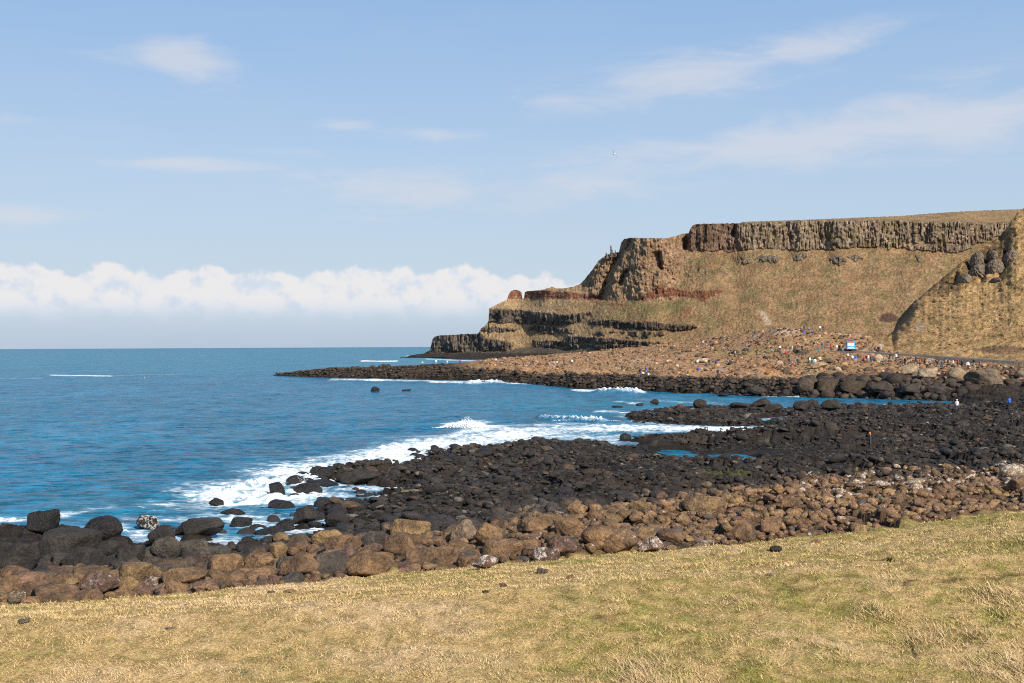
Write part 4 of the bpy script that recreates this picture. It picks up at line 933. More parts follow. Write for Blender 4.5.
def rubble(name, rocks, label, cat):
    VV, FF, CC = [], [], []; off = 0
    for r_ in rocks:
        ag = r_['y'] > 80 and sum(r_['col']) < .22; src = (ANGM if ag else MID) if r_['spx'] > (9 if ag else 13) else ANG if (ag or r_['y'] > 270) else LO
        v_, f_ = src[r_['var'] % 12]
        w = (v_ * np.array(r_['s'])) @ rot(*r_['rot']).T + np.array((r_['x'], r_['y'], r_['z']))
        VV.append(w); FF.append(f_ + off); off += len(v_)
        CC.append(np.broadcast_to(np.array((*r_['col'], r_['lich'])), (len(v_), 4)))
    o = link(name, mesh_np(name, np.concatenate(VV), np.concatenate(FF), np.concatenate(CC)), ROCK_V)
    return tag(o, label, cat, kind='stuff')
rubble('rubble', [r_ for r_ in rub if r_['y'] < np.interp(r_['x'] / r_['y'], C2[0], C2[1]) + 1.5], 'bank of countless smaller brown and grey stones along the grass edge', 'rubble')
rubble('shore_rocks', [r_ for r_ in rub if np.interp(r_['x'] / r_['y'], C2[0], C2[1]) + 1.5 <= r_['y'] < 270], 'countless black stones covering the wave-washed rock platform', 'rocks')
rubble('causeway_rocks', [r_ for r_ in rub if r_['y'] >= 270], 'countless tan and dark stones covering the far causeway', 'rocks')

# ------------------------------------------------------------------ rock outcrops on the near hill, pinnacles on the headland
def crag_thing(name, label, cat, x, y, z, sc, seed, col, lich=.2, rz=0.0, ry=0.0):
    v_, f_ = boulder_shape(seed, 5, 1.3)
    V = v_ * np.array(sc)
    V = V + .13 * min(sc) * np.stack([n3d(V / min(sc), 5, seed + i) for i in range(3)], -1)
    me = mesh_np(name, V, f_); me.materials.append(ROCK_O)
    o = link(name, me); o.location = (x, y, z); o.rotation_euler = (0, ry, rz); o.color = (*col, lich); return tag(o, label, cat, 'rock outcrops on the near hillside')
for i, (px, py, w, h, lb) in enumerate(((965, 281, 12, 12, 'small rounded crag at the lower left of the outcrop row'), (977, 262, 12, 17, 'tall narrow crag at the top of the outcrop row'), (978, 274, 17, 16, 'broad pale crag under the tall narrow one'),
                                        (995, 270, 18, 18, 'broad crag in the middle of the outcrop row'), (992, 258, 9, 12, 'slim crag above the middle one'), (1010, 261, 13, 18, 'rightmost crag of the outcrop row'), (996, 281, 8, 6, 'little block below the middle crag'))):
    x, y, z = hill_pt(px, py); k_ = y / F
    crag_thing('rock_outcrop', lb + ' on the near hill', 'outcrop', x, y, z, (w * k_ * .5, 4.0, h * k_ * .62), 700 + i, (.15, .12, .09), .3, ry=.25)
def pinnacle(px, py_top, py_base, d, w, label, seed):
    """stacked basalt column"""
    x, y, zb = pt(px, py_base, d); zt = float(pt(px, py_top, d)[2]); zb = float(zb); n_ = 26; m_ = 14; V = []
    r = np.random.default_rng(seed)
    for i in range(n_):
        t = i / (n_ - 1); rad = w * (1 - t) ** .8 * .5 + w * .10; step = .85 + .3 * pn(np.array([t * 9.0]), np.array([seed * 1.0]), seed)[0]
        for j in range(m_):
            a_ = j / m_ * 6.283; rr = rad * step * (1 + .16 * math.sin(3 * a_ + seed) + .08 * math.cos(7 * a_))
            V.append((rr * math.cos(a_) + w * .12 * math.sin(t * 5), rr * math.sin(a_), zb - 3 + (zt - zb + 3) * t))
    i_ = np.arange(n_ * m_).reshape(n_, m_); f_ = np.stack([i_[:-1], np.roll(i_[:-1], -1, 1), np.roll(i_[1:], -1, 1), i_[1:]], -1).reshape(-1, 4)
    me = mesh_np('rock_pinnacle', np.array(V), f_, smooth=False); me.materials.append(ROCK_O)
    o = link('rock_pinnacle', me); o.location = (float(x), d, 0); o.color = (.10, .085, .07, .1); tag(o, label, 'rock pinnacle', 'rock chimneys on the headland')
jj = int(np.argmin(np.abs(hp - 611))); dpin = float(HD[-1, jj]) - 4
pinnacle(611.2, 245.3, 254.5, dpin, 3.6, 'tallest thin rock chimney on the headland skyline', 2)
pinnacle(615.6, 250, 254, dpin, 2.6, 'shorter rock chimney right of the tall one on the skyline', 5)
pinnacle(606.6, 252.5, 256, dpin, 3.4, 'low rock stump left of the tall chimney on the skyline', 7)

# ------------------------------------------------------------------ road
def road():
    pxs = np.arange(806, 1500, 4.0); s = ray(pxs, 360 + 0 * pxs)[0]; dM = I(M, s) + 1.5
    X = s * dM; Y = dM
    tx = np.gradient(X); ty = np.gradient(Y); ln = np.hypot(tx, ty); nx, ny = -ty / ln, tx / ln
    V = []
    for k_, o_ in enumerate((-2.6, -1.9, 0, 1.9, 2.6)):
        x, y = X + nx * o_, Y + ny * o_
        zs = np.interp(s, M[0], M[2]) + .55
        kk = np.ones(9) / 9; zs = np.convolve(np.pad(zs, 4, 'edge'), kk, 'valid')
        V.append(np.column_stack([x, y, zs - (1.6 if k_ in (0, 4) else 0)]))
    global ROADP
    ROADP = (pxs, X, Y, V[2][:, 2])
    n_ = len(pxs); V = np.concatenate(V); f_ = grid_faces(5, n_)
    m_, nt, b = new_mat('asphalt'); g = NT(nt); geo = g.n('ShaderNodeNewGeometry').outputs['Position']
    c = g.mix(g.rng(g.noise(geo, .8, 5), .3, .7), (.085, .07, .058), (.15, .125, .10)); g.l(c, b.inputs['Base Color']); b.inputs['Roughness'].default_value = .9
    tag(link('road', mesh_np('road', V, f_), m_), kind='structure')
road()

# ------------------------------------------------------------------ bus
M_BLUE = simple('bus_paint_blue', (.0, .30, .72), .35); M_GLASS = simple('dark_glass', (.03, .035, .04), .12); M_PALE = simple('pale_blue_panel', (.55, .66, .72), .5)
M_BLACK = simple('black_rubber', (.02, .02, .02), .8); M_LAMP = simple('lamp_lens', (.8, .8, .75), .2); M_RIM = simple('wheel_rim', (.4, .4, .4), .4, .6); M_ORANGE = simple('destination_blind', (.45, .16, .10), .5)
def box_bm(bm, cx, cy, cz, sx, sy, sz, bev=.0, taper=0.0):
    r_ = bmesh.ops.create_cube(bm, size=1); vs = r_['verts']
    for v_ in vs:
        k_ = 1 - taper * (v_.co.z + .5); v_.co = Vector((cx + v_.co.x * sx * k_, cy + v_.co.y * sy, cz + v_.co.z * sz))
    if bev:
        ed = list({e for v_ in vs for e in v_.link_edges}); bmesh.ops.bevel(bm, geom=ed, offset=bev, segments=3, affect='EDGES', profile=.6)
def bm_obj(name, bm, mat, parent):
    me = bpy.data.meshes.new(name); bm.to_mesh(me); bm.free(); me.materials.append(mat); return link(name, me, None, parent)
def bus():
    k_ = int(np.argmin(np.abs(ROADP[0] - 850))); x, y, z = ROADP[1][k_], ROADP[2][k_], ROADP[3][k_]
    t = bpy.data.objects.new('bus', None); COL.objects.link(t); t.location = (float(ray(851, 352)[0]) * y, y, z + .03); t.rotation_euler = (0, 0, R(-12))
    tag(t, 'bright blue shuttle bus facing the shore on the causeway road', 'bus')
    bm = bmesh.new(); box_bm(bm, 0, 4, 1.72, 2.55, 8.0, 2.7, .18, .03); body = bm_obj('body', bm, M_BLUE, t)
    bm = bmesh.new(); box_bm(bm, 0, .0, 1.95, 2.0, .06, 1.0, .02); w = bm_obj('windshield', bm, M_PALE, t)
    bm = bmesh.new(); box_bm(bm, 0, -.01, 2.62, 1.7, .06, .28, .02); bm_obj('destination_board', bm, M_ORANGE, t)
    bm = bmesh.new(); box_bm(bm, 0, -.03, .95, 1.7, .06, .42, .02); bm_obj('front_panel', bm, M_PALE, t)
    bm = bmesh.new(); box_bm(bm, 0, -.06, .5, 2.5, .16, .26, .05); bm_obj('bumper', bm, M_BLACK, t)
    for sx in (-1, 1):
        bm = bmesh.new(); bmesh.ops.create_uvsphere(bm, u_segments=12, v_segments=8, radius=.13, matrix=Matrix.Translation((sx * 1.0, .0, .8)) @ Matrix.Diagonal((1, .4, 1, 1))); bm_obj('headlight', bm, M_LAMP, t)
        bm = bmesh.new(); box_bm(bm, sx * 1.42, -.1, 2.1, .16, .12, .36, .03); box_bm(bm, sx * 1.3, -.02, 2.32, .24, .05, .05); bm_obj('mirror', bm, M_BLACK, t)
        for q_ in range(5):
            bm = bmesh.new(); box_bm(bm, sx * 1.262, 1.3 + q_ * 1.35, 2.0, .03, 1.15, .8, .01); bm_obj('window', bm, M_GLASS, t)
        for yy in (1.7, 6.2):
            bm = bmesh.new(); bmesh.ops.create_cone(bm, cap_ends=True, segments=20, radius1=.46, radius2=.46, depth=.28, matrix=Matrix.Translation((sx * 1.15, yy, .46)) @ Matrix.Rotation(R(90), 4, 'Y')); wh = bm_obj('wheel', bm, M_BLACK, t)
            bm = bmesh.new(); bmesh.ops.create_cone(bm, cap_ends=True, segments=16, radius1=.25, radius2=.22, depth=.05, matrix=Matrix.Translation((sx * 1.31, yy, .46)) @ Matrix.Rotation(R(90) * sx, 4, 'Y')); bm_obj('rim', bm, M_RIM, wh)
bus()

# ------------------------------------------------------------------ people
def color_mat(name):
    m, nt, b = new_mat(name); g = NT(nt); oi = g.n('ShaderNodeObjectInfo')
    tc = g.n('ShaderNodeTexCoord').outputs['Object']
    g.l(g.mix(1.0, oi.outputs['Color'], g.mix(g.rng(g.noise(tc, 6, 3), .3, .7), (.8, .8, .8), (1.15, 1.15, 1.15)), 'MULTIPLY'), b.inputs['Base Color']); b.inputs['Roughness'].default_value = .8; return m
M_JKT = color_mat('jacket_cloth'); M_SKIN = simple('skin', (.5, .3, .22), .6); M_HAIR = simple('hair', (.05, .03, .02), .7); M_SHOE = simple('shoe_leather', (.03, .025, .02), .6)
M_TR = [simple('dark_trousers', (.025, .027, .035), .8), simple('denim', (.05, .08, .16), .85), simple('pale_trousers', (.35, .33, .30), .85)]
def person_mesh(pose, tr):
    """one continuous skinned figure 1.72 m tall; materials follow the clothes"""
    st = {'stand': (.10, 0, .12, 0), 'walk': (.28, -.26, .2, -.2), 'sit': (0, 0, .15, .1)}[pose]
    zs = 0.0
    if pose == 'sit':
        J = {'pel': (0, 0, .28), 'ch': (0, .04, .62), 'nk': (0, .02, .80), 'hb': (0, -.01, .86), 'hd': (0, -.02, .99)}
        legs = {s_: [(s_ * .1, -.02, .26), (s_ * .13, -.42, .46), (s_ * .12, -.62, .07), (s_ * .13, -.78, .05)] for s_ in (-1, 1)}
        arms = {s_: [(s_ * .19, .03, .72), (s_ * .27, -.08, .48), (s_ * .16, -.32, .46), (s_ * .13, -.40, .46)] for s_ in (-1, 1)}
    else:
        J = {'pel': (0, 0, .93), 'ch': (0, 0, 1.28), 'nk': (0, 0, 1.47), 'hb': (0, -.01, 1.52), 'hd': (0, -.02, 1.64)}
        legs = {}; arms = {}
        for s_, f_, a_ in ((-1, st[0], st[3]), (1, st[1], st[2])):
            legs[s_] = [(s_ * .10, 0, .88), (s_ * .11, -f_ * .55, .48), (s_ * .12, -f_ if pose == 'walk' else 0, .08), (s_ * .13, (-f_ if pose == 'walk' else 0) - .17, .04)]
            arms[s_] = [(s_ * .20, 0, 1.40), (s_ * .27, -a_ * .2 + .03, 1.12), (s_ * .28, -a_ * .9, .87), (s_ * .275, -a_ * 1.0 - .02, .77)]
    vs, es, rs = [], [], []
    def add(p, r_, pr=None):
        vs.append(p); rs.append(r_)
        if pr is not None: es.append((pr, len(vs) - 1))
        return len(vs) - 1
    a = add(J['pel'], .15); ch = add(J['ch'], .17, a); nk = add(J['nk'], .065, ch); hb = add(J['hb'], .075, nk); hd = add(J['hd'], .105, hb)
    for s_ in (-1, 1):
        p = a
        for q_, r_ in zip(legs[s_], (.10, .07, .045, .04)): p = add(q_, r_, p)
        p = ch
        for q_, r_ in zip(arms[s_], (.075, .055, .042, .038)): p = add(q_, r_, p)
    me = bpy.data.meshes.new('person'); me.from_pydata(vs, es, []); o = bpy.data.objects.new('tmp', me); COL.objects.link(o)
    sk = o.modifiers.new('s', 'SKIN'); sk.use_smooth_shade = True
    for i, r_ in enumerate(rs): me.skin_vertices[0].data[i].radius = (r_, r_ * (.8 if i in (0, 1) else 1))
    me.skin_vertices[0].data[0].use_root = True
    o.modifiers.new('b', 'SUBSURF').levels = 1
    dg = bpy.context.evaluated_depsgraph_get(); me2 = bpy.data.meshes.new_from_object(o.evaluated_get(dg)); bpy.data.objects.remove(o)
    me2.name = 'person'; me2.materials.clear()
    for m_ in (M_JKT, M_SKIN, M_HAIR, M_TR[tr], M_SHOE): me2.materials.append(m_)
    neck = J['nk'][2]; pel = J['pel'][2]
    hands = [Vector(arms[s_][3]) for s_ in (-1, 1)]; feet = [Vector(legs[s_][3]) for s_ in (-1, 1)]
    for p in me2.polygons:
        c = p.center; mi = 0
        if c.z > neck + .02: mi = 2 if (c.y > -.02 or c.z > J['hd'][2] + .05) else 1
        elif min((c - h_).length for h_ in hands) < .07: mi = 1
        elif min((c - h_).length for h_ in feet) < .12 or c.z < .09: mi = 4
        elif (c.z < pel - .06 and abs(c.x) < .2) or (pose == 'sit' and c.y < -.16 and abs(c.x) < .21 and min((c - h_).length for h_ in hands) > .16): mi = 3
        p.material_index = mi
    return me2
PM = {(p_, t_): person_mesh(p_, t_) for p_ in ('stand', 'walk', 'sit') for t_ in range(3)}
CLR = {'dark': (.03, .032, .04), 'black': (.012, .012, .014), 'white': (.75, .74, .72), 'red': (.62, .05, .04), 'blue': (.03, .12, .55), 'navy': (.03, .05, .16), 'orange': (.75, .20, .05), 'salmon': (.72, .28, .20), 'teal': (.03, .35, .40),
       'pink': (.65, .12, .22), 'grey': (.22, .22, .23), 'cream': (.6, .52, .42), 'yellow': (.55, .50, .10), 'purple': (.22, .08, .30), 'brown': (.16, .09, .05), 'green': (.08, .2, .07)}
PEOPLE = [  # px, feet py, colour, pose, place
    *[(px, py, c, p, 'on the mound left of the bus') for px, py, c, p in ((775, 327, 'dark', 'stand'), (780, 327, 'purple', 'stand'), (787, 328, 'red', 'sit'), (795, 328.5, 'black', 'sit'), (773, 331, 'brown', 'walk'), (804, 331.5, 'dark', 'stand'), (809, 332.5, 'grey', 'walk'), (820, 332, 'white', 'stand'), (823, 332, 'dark', 'stand'))],
    *[(px, py, c, p, 'on the side of the stony mound') for px, py, c, p in ((755, 336, 'navy', 'stand'), (763, 336, 'salmon', 'stand'), (804, 337, 'blue', 'walk'), (812, 337, 'navy', 'stand'), (751, 347, 'black', 'walk'))],
    *[(px, py, c, p, 'on the slope at the top of the causeway') for px, py, c, p in ((686, 347, 'dark', 'stand'), (703, 346, 'white', 'stand'), (706, 346, 'dark', 'stand'), (710, 346, 'navy', 'walk'))],
    *[(px, py, c, p, 'on rough ground below the mound') for px, py, c, p in ((742, 355, 'brown', 'sit'), (745, 354, 'dark', 'stand'), (748, 354, 'navy', 'stand'), (735, 357, 'cream', 'stand'), (772, 353, 'teal', 'sit'), (780, 352, 'white', 'stand'), (790, 353, 'dark', 'stand'), (792, 352, 'white', 'walk'), (798, 349, 'orange', 'stand'), (802, 352, 'black', 'stand'), (808, 354, 'brown', 'walk'), (819, 353.5, 'teal', 'sit'))],
    *[(px, py, c, p, 'on the road just left of the bus') for px, py, c, p in ((831, 351.5, 'red', 'stand'), (837, 352.3, 'white', 'stand'), (839.5, 352.6, 'black', 'stand'), (841.5, 352.3, 'orange', 'stand'), (843, 353, 'dark', 'stand'))],
    *[(px, py, c, p, 'on the road right of the bus') for px, py, c, p in ((875, 354, 'dark', 'walk'), (878.5, 354.2, 'black', 'walk'), (880.8, 354.4, 'white', 'walk'))],
    *[(px, py, c, p, 'among the rocks left of the slanting slab') for px, py, c, p in ((789, 366, 'black', 'stand'), (792.5, 366, 'pink', 'sit'), (798, 366, 'dark', 'stand'), (796, 363, 'grey', 'stand'), (810, 364, 'white', 'stand'), (812.5, 366, 'teal', 'stand'), (815, 366, 'white', 'stand'), (820, 364, 'cream', 'stand'))],
    *[(px, py, c, p, 'in the crowd directly below the bus') for px, py, c, p in ((844, 363, 'brown', 'stand'), (848, 360, 'cream', 'stand'), (852.5, 362.5, 'white', 'stand'), (856, 363, 'blue', 'stand'), (864, 362.5, 'red', 'stand'), (866.5, 363, 'black', 'stand'), (868.5, 362.5, 'white', 'stand'), (870.8, 363, 'dark', 'stand'), (872.5, 363, 'navy', 'walk'))],
    *[(px, py, c, p, 'by the water edge below the bus') for px, py, c, p in ((884, 365, 'teal', 'walk'), (878.6, 375, 'orange', 'sit'), (883, 376, 'cream', 'sit'), (894.5, 375, 'blue', 'sit'), (900.6, 368, 'black', 'stand'), (905, 366, 'dark', 'stand'))],
    *[(px, py, c, p, 'behind the leaning tan boulders') for px, py, c, p in ((920, 367, 'red', 'stand'), (930, 368, 'grey', 'walk'), (935.5, 367, 'brown', 'stand'), (937.5, 369, 'black', 'stand'), (942, 369, 'navy', 'stand'), (948, 367, 'dark', 'walk'), (953, 368.5, 'white', 'stand'), (962, 369, 'dark', 'stand'), (968, 370, 'white', 'stand'))],
    *[(px, py, c, p, 'in the middle of the causeway') for px, py, c, p in ((709, 366, 'black', 'stand'), (716, 366, 'navy', 'stand'), (718.5, 365.5, 'black', 'stand'), (728, 363.5, 'dark', 'walk'), (718, 375, 'black', 'sit'), (722, 374.5, 'grey', 'sit'), (697.5, 366, 'white', 'stand'), (698.8, 371.5, 'blue', 'sit'), (685, 376, 'navy', 'stand'), (679.5, 364, 'black', 'stand'), (676, 360.5, 'dark', 'walk'), (667, 363, 'white', 'sit'), (664, 369, 'brown', 'stand'), (652, 365, 'black', 'stand'))],
    *[(px, py, c, p, 'on the dark ledge above the channel') for px, py, c, p in ((640, 376, 'dark', 'stand'), (646, 374, 'blue', 'stand'), (648.3, 377, 'white', 'sit'), (643, 376, 'white', 'sit'))],
    *[(px, py, c, p, 'on the seaward part of the causeway') for px, py, c, p in ((554, 366.5, 'white', 'stand'), (557, 366.5, 'cream', 'stand'), (564, 365, 'black', 'stand'), (572, 365, 'white', 'walk'), (575, 365.5, 'black', 'stand'), (586, 363, 'dark', 'stand'), (590, 362, 'grey', 'stand'), (600, 370, 'black', 'stand'), (608, 367, 'brown', 'stand'), (616, 371, 'dark', 'stand'), (622, 371.5, 'navy', 'stand'), (623, 358, 'dark', 'walk'), (533, 366, 'dark', 'stand'))],
    *[(px, py, c, p, 'on the open ground left of the bus') for px, py, c, p in ((783, 345, 'dark', 'walk'), (768, 346, 'black', 'walk'), (814, 348, 'dark', 'stand'), (822, 349, 'navy', 'stand'), (826, 349, 'brown', 'walk'), (760, 342, 'dark', 'stand'), (728, 351, 'black', 'walk'), (757, 358, 'dark', 'walk'), (765, 360, 'grey', 'stand'), (780, 357, 'black', 'stand'), (786, 358, 'red', 'stand'), (806, 358, 'dark', 'stand'))],
    *[(px, py, c, p, 'by the great boulders below the road') for px, py, c, p in ((890, 361, 'dark', 'stand'), (896, 362, 'white', 'stand'), (911, 363, 'black', 'stand'), (916, 364, 'navy', 'walk'), (925, 365, 'dark', 'stand'), (958, 367, 'red', 'stand'), (974, 369, 'dark', 'stand'), (980, 369, 'grey', 'walk'))],
    *[(px, py, c, p, 'near the tip of the causeway') for px, py, c, p in ((422.5, 366.5, 'yellow', 'stand'), (436, 365.5, 'white', 'stand'), (447, 365.5, 'white', 'stand'), (460, 364.5, 'purple', 'stand'), (480, 364.5, 'grey', 'stand'), (496, 363.5, 'white', 'walk'), (505, 362, 'pink', 'stand'))],
]
words_ = {'sit': 'sitting', 'stand': 'standing', 'walk': 'walking'}
cnt = collections.defaultdict(list)
for p in PEOPLE: cnt[(p[2], p[3], p[4])].append(p)
for key, ps in cnt.items():
    ps.sort(key=lambda q_: q_[0])
    for i, (px, py, c, pose, place) in enumerate(ps):
        if len(ps) == 1: lb = f'person in {c} {words_[pose]} {place}'
        elif len(ps) == 2: lb = ('left' if i == 0 else 'right') + f' of two people in {c} {words_[pose]} {place}'
        else: lb = f'{ORD[i]} person from the left in {c} {words_[pose]} {place}'
        x, y, z = hit(px, py)
        if 'on the road' in place:
            k_ = int(np.argmin(np.abs(ROADP[0] - px))); y = float(np.interp(px, ROADP[0], ROADP[2])) - 1.2; x = float(ray(px, py)[0]) * y; z = float(np.interp(px, ROADP[0], ROADP[3]))
        me = PM[(pose, random.choice((0, 0, 1, 2)))]
        o = link('person', me); o.location = (x, y, z + (.0 if 'on the road' in place else .22)); o.rotation_euler = (0, 0, random.uniform(-3.1, 3.1)); k_ = random.uniform(.96, 1.08); k_ *= 1.12; o.scale = (k_ * 1.15, k_ * 1.15, k_)
        o.color = (*CLR[c], 1); tag(o, lb, 'person', 'visitors walking over the causeway')
def near_person(px, py, c, tr, pose, yaw, label, hood=None):
    x, y, z = hit(px, py)
    o = link('person', PM[(pose, tr)]); o.location = (x, y, z + .05); o.rotation_euler = (0, 0, yaw); o.color = (*CLR[c], 1); tag(o, label, 'person', 'walkers on the near rocks')
    hz = 1.64
    bm = bmesh.new(); bmesh.ops.create_uvsphere(bm, u_segments=16, v_segments=10, radius=.128, matrix=Matrix.Translation((0, .012, hz + .02)) @ Matrix.Diagonal((1, 1.05, 1.08, 1)))
    bmesh.ops.delete(bm, geom=[v_ for v_ in bm.verts if v_.co.y < -.05 and v_.co.z < hz + .06 or v_.co.z < hz - .09], context='VERTS'); h_ = bm_obj('hood' if hood else 'hair', bm, M_JKT if hood else M_HAIR, o); h_.color = (*CLR[hood or c], 1)
    # jacket: body shell with a clear hem and collar
    V = []; m_ = 20
    for zz_, rx, ry_ in ((.80, .21, .17), (.95, .20, .16), (1.10, .19, .15), (1.28, .215, .165), (1.40, .21, .15), (1.47, .11, .10), (1.52, .095, .095)):
        for j in range(m_): a_ = j / m_ * 6.283; V.append((rx * math.cos(a_), ry_ * math.sin(a_), zz_))
    i_ = np.arange(7 * m_).reshape(7, m_); f_ = np.stack([i_[:-1], np.roll(i_[:-1], -1, 1), np.roll(i_[1:], -1, 1), i_[1:]], -1).reshape(-1, 4)
    me = mesh_np('jacket', np.array(V), f_); me.materials.append(M_JKT); j_ = link('jacket', me, None, o); j_.color = (*CLR[c], 1)
near_person(957, 411.5, 'white', 1, 'stand', R(160), 'person in a white hooded coat standing on the dark rock ledge', 'white')
near_person(1009.5, 408, 'blue', 0, 'stand', R(200), 'person in a bright blue coat by the channel at the right edge')
near_person(1012, 427, 'black', 0, 'walk', R(30), 'person in black climbing the rocks at the right edge, nearest of all')
near_person(870, 450, 'dark', 0, 'stand', R(80), 'person in dark clothes and an orange hat among the black rocks', 'orange')

# ------------------------------------------------------------------ gull, spray
def gull():
    M_W = simple('white_feathers', (.8, .8, .8), .7)
    x, y, z = pt(614, 154, 140)
    t = bpy.data.objects.new('gull', None); COL.objects.link(t); t.location = (float(x), float(y), float(z)); t.rotation_euler = (R(25), R(50), R(40)); tag(t, 'tiny white gull gliding high against the blue sky', 'bird')
    bm = bmesh.new(); bmesh.ops.create_uvsphere(bm, u_segments=14, v_segments=10, radius=.09, matrix=Matrix.Diagonal((1, 2.6, .9, 1)))
    bmesh.ops.create_uvsphere(bm, u_segments=10, v_segments=8, radius=.055, matrix=Matrix.Translation((0, -.25, .03))); bmesh.ops.create_cone(bm, cap_ends=True, segments=8, radius1=.02, radius2=.002, depth=.07, matrix=Matrix.Translation((0, -.33, .02)) @ Matrix.Rotation(R(90), 4, 'X'))
    bm_obj('body', bm, M_W, t)
    for s_ in (-1, 1):
        bm = bmesh.new(); pr = []
        for i in range(7):
            u_ = i / 6; xx = s_ * (.05 + .6 * u_); zz_ = .12 * math.sin(u_ * 2.4); c_ = .15 * (1 - u_ * .8); yy = .10 * u_ ** 2
            pr.append([bm.verts.new((xx, yy - c_ * .5, zz_)), bm.verts.new((xx, yy, zz_ + .015 * (1 - u_) + .004)), bm.verts.new((xx, yy + c_ * .6, zz_)), bm.verts.new((xx, yy, zz_ - .01))])
        for a, b in zip(pr[:-1], pr[1:]):
            for j in range(4): bm.faces.new((a[j], a[(j + 1) % 4], b[(j + 1) % 4], b[j]))
        bmesh.ops.recalc_face_normals(bm, faces=bm.faces); bm_obj('wing', bm, M_W, t)
gull()
def spray():
    m_, nt, b = new_mat('sea_spray'); b.inputs['Base Color'].default_value = (.9, .92, .94, 1); b.inputs['Roughness'].default_value = .9
    v0, f0 = ico(1); VV, FF = [], []; off = 0
    for px, py, w, h, n_, seed in ((466, 428, 30, 13, 5200, 1), (300, 486, 40, 12, 2600, 2), (270, 494, 22, 12, 1300, 3), (335, 480, 12, 10, 900, 4), (250, 492, 24, 7, 700, 5), (750, 395.5, 6, 3, 60, 6), (616, 392.5, 26, 2.6, 300, 7), (372, 380.5, 12, 2.2, 150, 8), (487, 384, 30, 2.4, 260, 9), (572, 421.5, 44, 3.2, 1100, 11), (145, 378, 1, 1, 1, 10)):
        r = np.random.default_rng(seed); x0, y0 = plane(px, py); k_ = y0 / F
        for i in range(n_):
            u_ = r.normal() * .36; hh = h * k_ * r.beta(1.0, 2.6) * math.exp(-u_ * u_ * 3) * (.8 + .2 * math.sin(u_ * 9 + seed))
            sz = k_ * r.uniform(.15, .5) * (1 if hh < h * k_ * .35 else .5)
            VV.append(v0 * sz * np.array((1.2, 1.2, .9)) + np.array((x0 + u_ * w * k_, y0 + r.normal() * k_ * 2.2, hh + .05))); FF.append(f0 + off); off += len(v0)
    tag(link('sea_spray', mesh_np('sea_spray', np.concatenate(VV), np.concatenate(FF)), m_), 'white spray thrown up where the waves break on the rocks', 'spray', kind='stuff')
spray()

# ------------------------------------------------------------------ grass blades
def grass(N=800000):
    r = np.random.default_rng(5)
    px = r.uniform(-200, 1224, N); u_ = r.uniform(0, 1, N)
    s = ray(px, 600 + 0 * px)[0]; d1 = I(C1, s) - .1
    # even density on screen
    inv = lerp(1 / 15.5, 1 / d1, u_); d = 1 / inv
    x = s * d; y = d; z = H(s, d)
    cl = fbm(x * 1.1, y * 1.3, 601, 3); cl2 = fbm(x * .3, y * .4, 605, 3)
    keep_ = r.uniform(0, 1, N) < .5 + .8 * cl + .3 * cl2
    x, y, z, cl, cl2 = x[keep_], y[keep_], z[keep_], cl[keep_], cl2[keep_]; n_ = len(x)
    tuft = np.zeros(n_)
    for px_, py_, ra in ((650, 690, 1.6), (940, 640, 1.2), (1010, 600, 1.2), (880, 620, .8), (1015, 670, 1.2), (640, 668, .9)):
        hx, hy, _ = hit(px_, min(py_, 700)); tuft = np.maximum(tuft, np.exp(-(((x - hx) / ra) ** 2 + ((y - hy) / ra / .8) ** 2)))
    tk1, tk2, tkc = worley(x * .55, y * .4, 61); tus = np.clip(.42 - tk1, 0, 1) * 2.4 * (tkc > .45) * ss(-.1, .2, x / y)
    hgt = (.03 + .06 * r.uniform(0, 1, n_)) * (1 + 1.2 * np.clip(cl, 0, 1)) + (.26 * tuft + .12 * tus) * r.uniform(.3, 1, n_)
    hgt *= ss(0.0, 1.0, (I(C1, x / y) - y)) * .6 + .4
    w = .0025 + .00035 * y
    an = r.uniform(0, 6.28, n_); lean = r.normal(0, .9, (n_, 2)) + np.array((-.3, .1)); hx_, hy_ = np.cos(an) * w, np.sin(an) * w
    base = np.stack([x, y, z - .02], -1); side = np.stack([hx_, hy_, 0 * hx_], -1)
    tip = base + np.stack([lean[:, 0] * hgt, lean[:, 1] * hgt, hgt], -1)
    V = np.stack([base - side, base + side, tip], 1).reshape(-1, 3); f_ = np.arange(n_ * 3).reshape(-1, 3)
    c = grass_col(x, y); q_ = r.uniform(0, 1, n_)
    c = c * r.uniform(.82, 1.18, (n_, 1)); c = np.where((q_ < .09)[:, None], np.array(PALE) * 1.05, c); c = np.where((q_ > .95)[:, None], np.array((.16, .10, .05)), c)
    c = mixc(c, (.55, .40, .24), tuft * .7)
    c = np.clip(np.repeat(c, 3, 0), 0, .8)
    m_, nt, b = new_mat('grass_blades'); g = NT(nt); vc = g.n('ShaderNodeVertexColor', layer_name='Col').outputs[0]
    g.l(vc, b.inputs['Base Color']); b.inputs['Roughness'].default_value = .8; b.inputs['Specular IOR Level'].default_value = .15
    tag(link('grass', mesh_np('grass', V, f_, c, smooth=False), m_), 'short dry straw coloured grass covering the foreground slope', 'grass', kind='stuff')
grass()

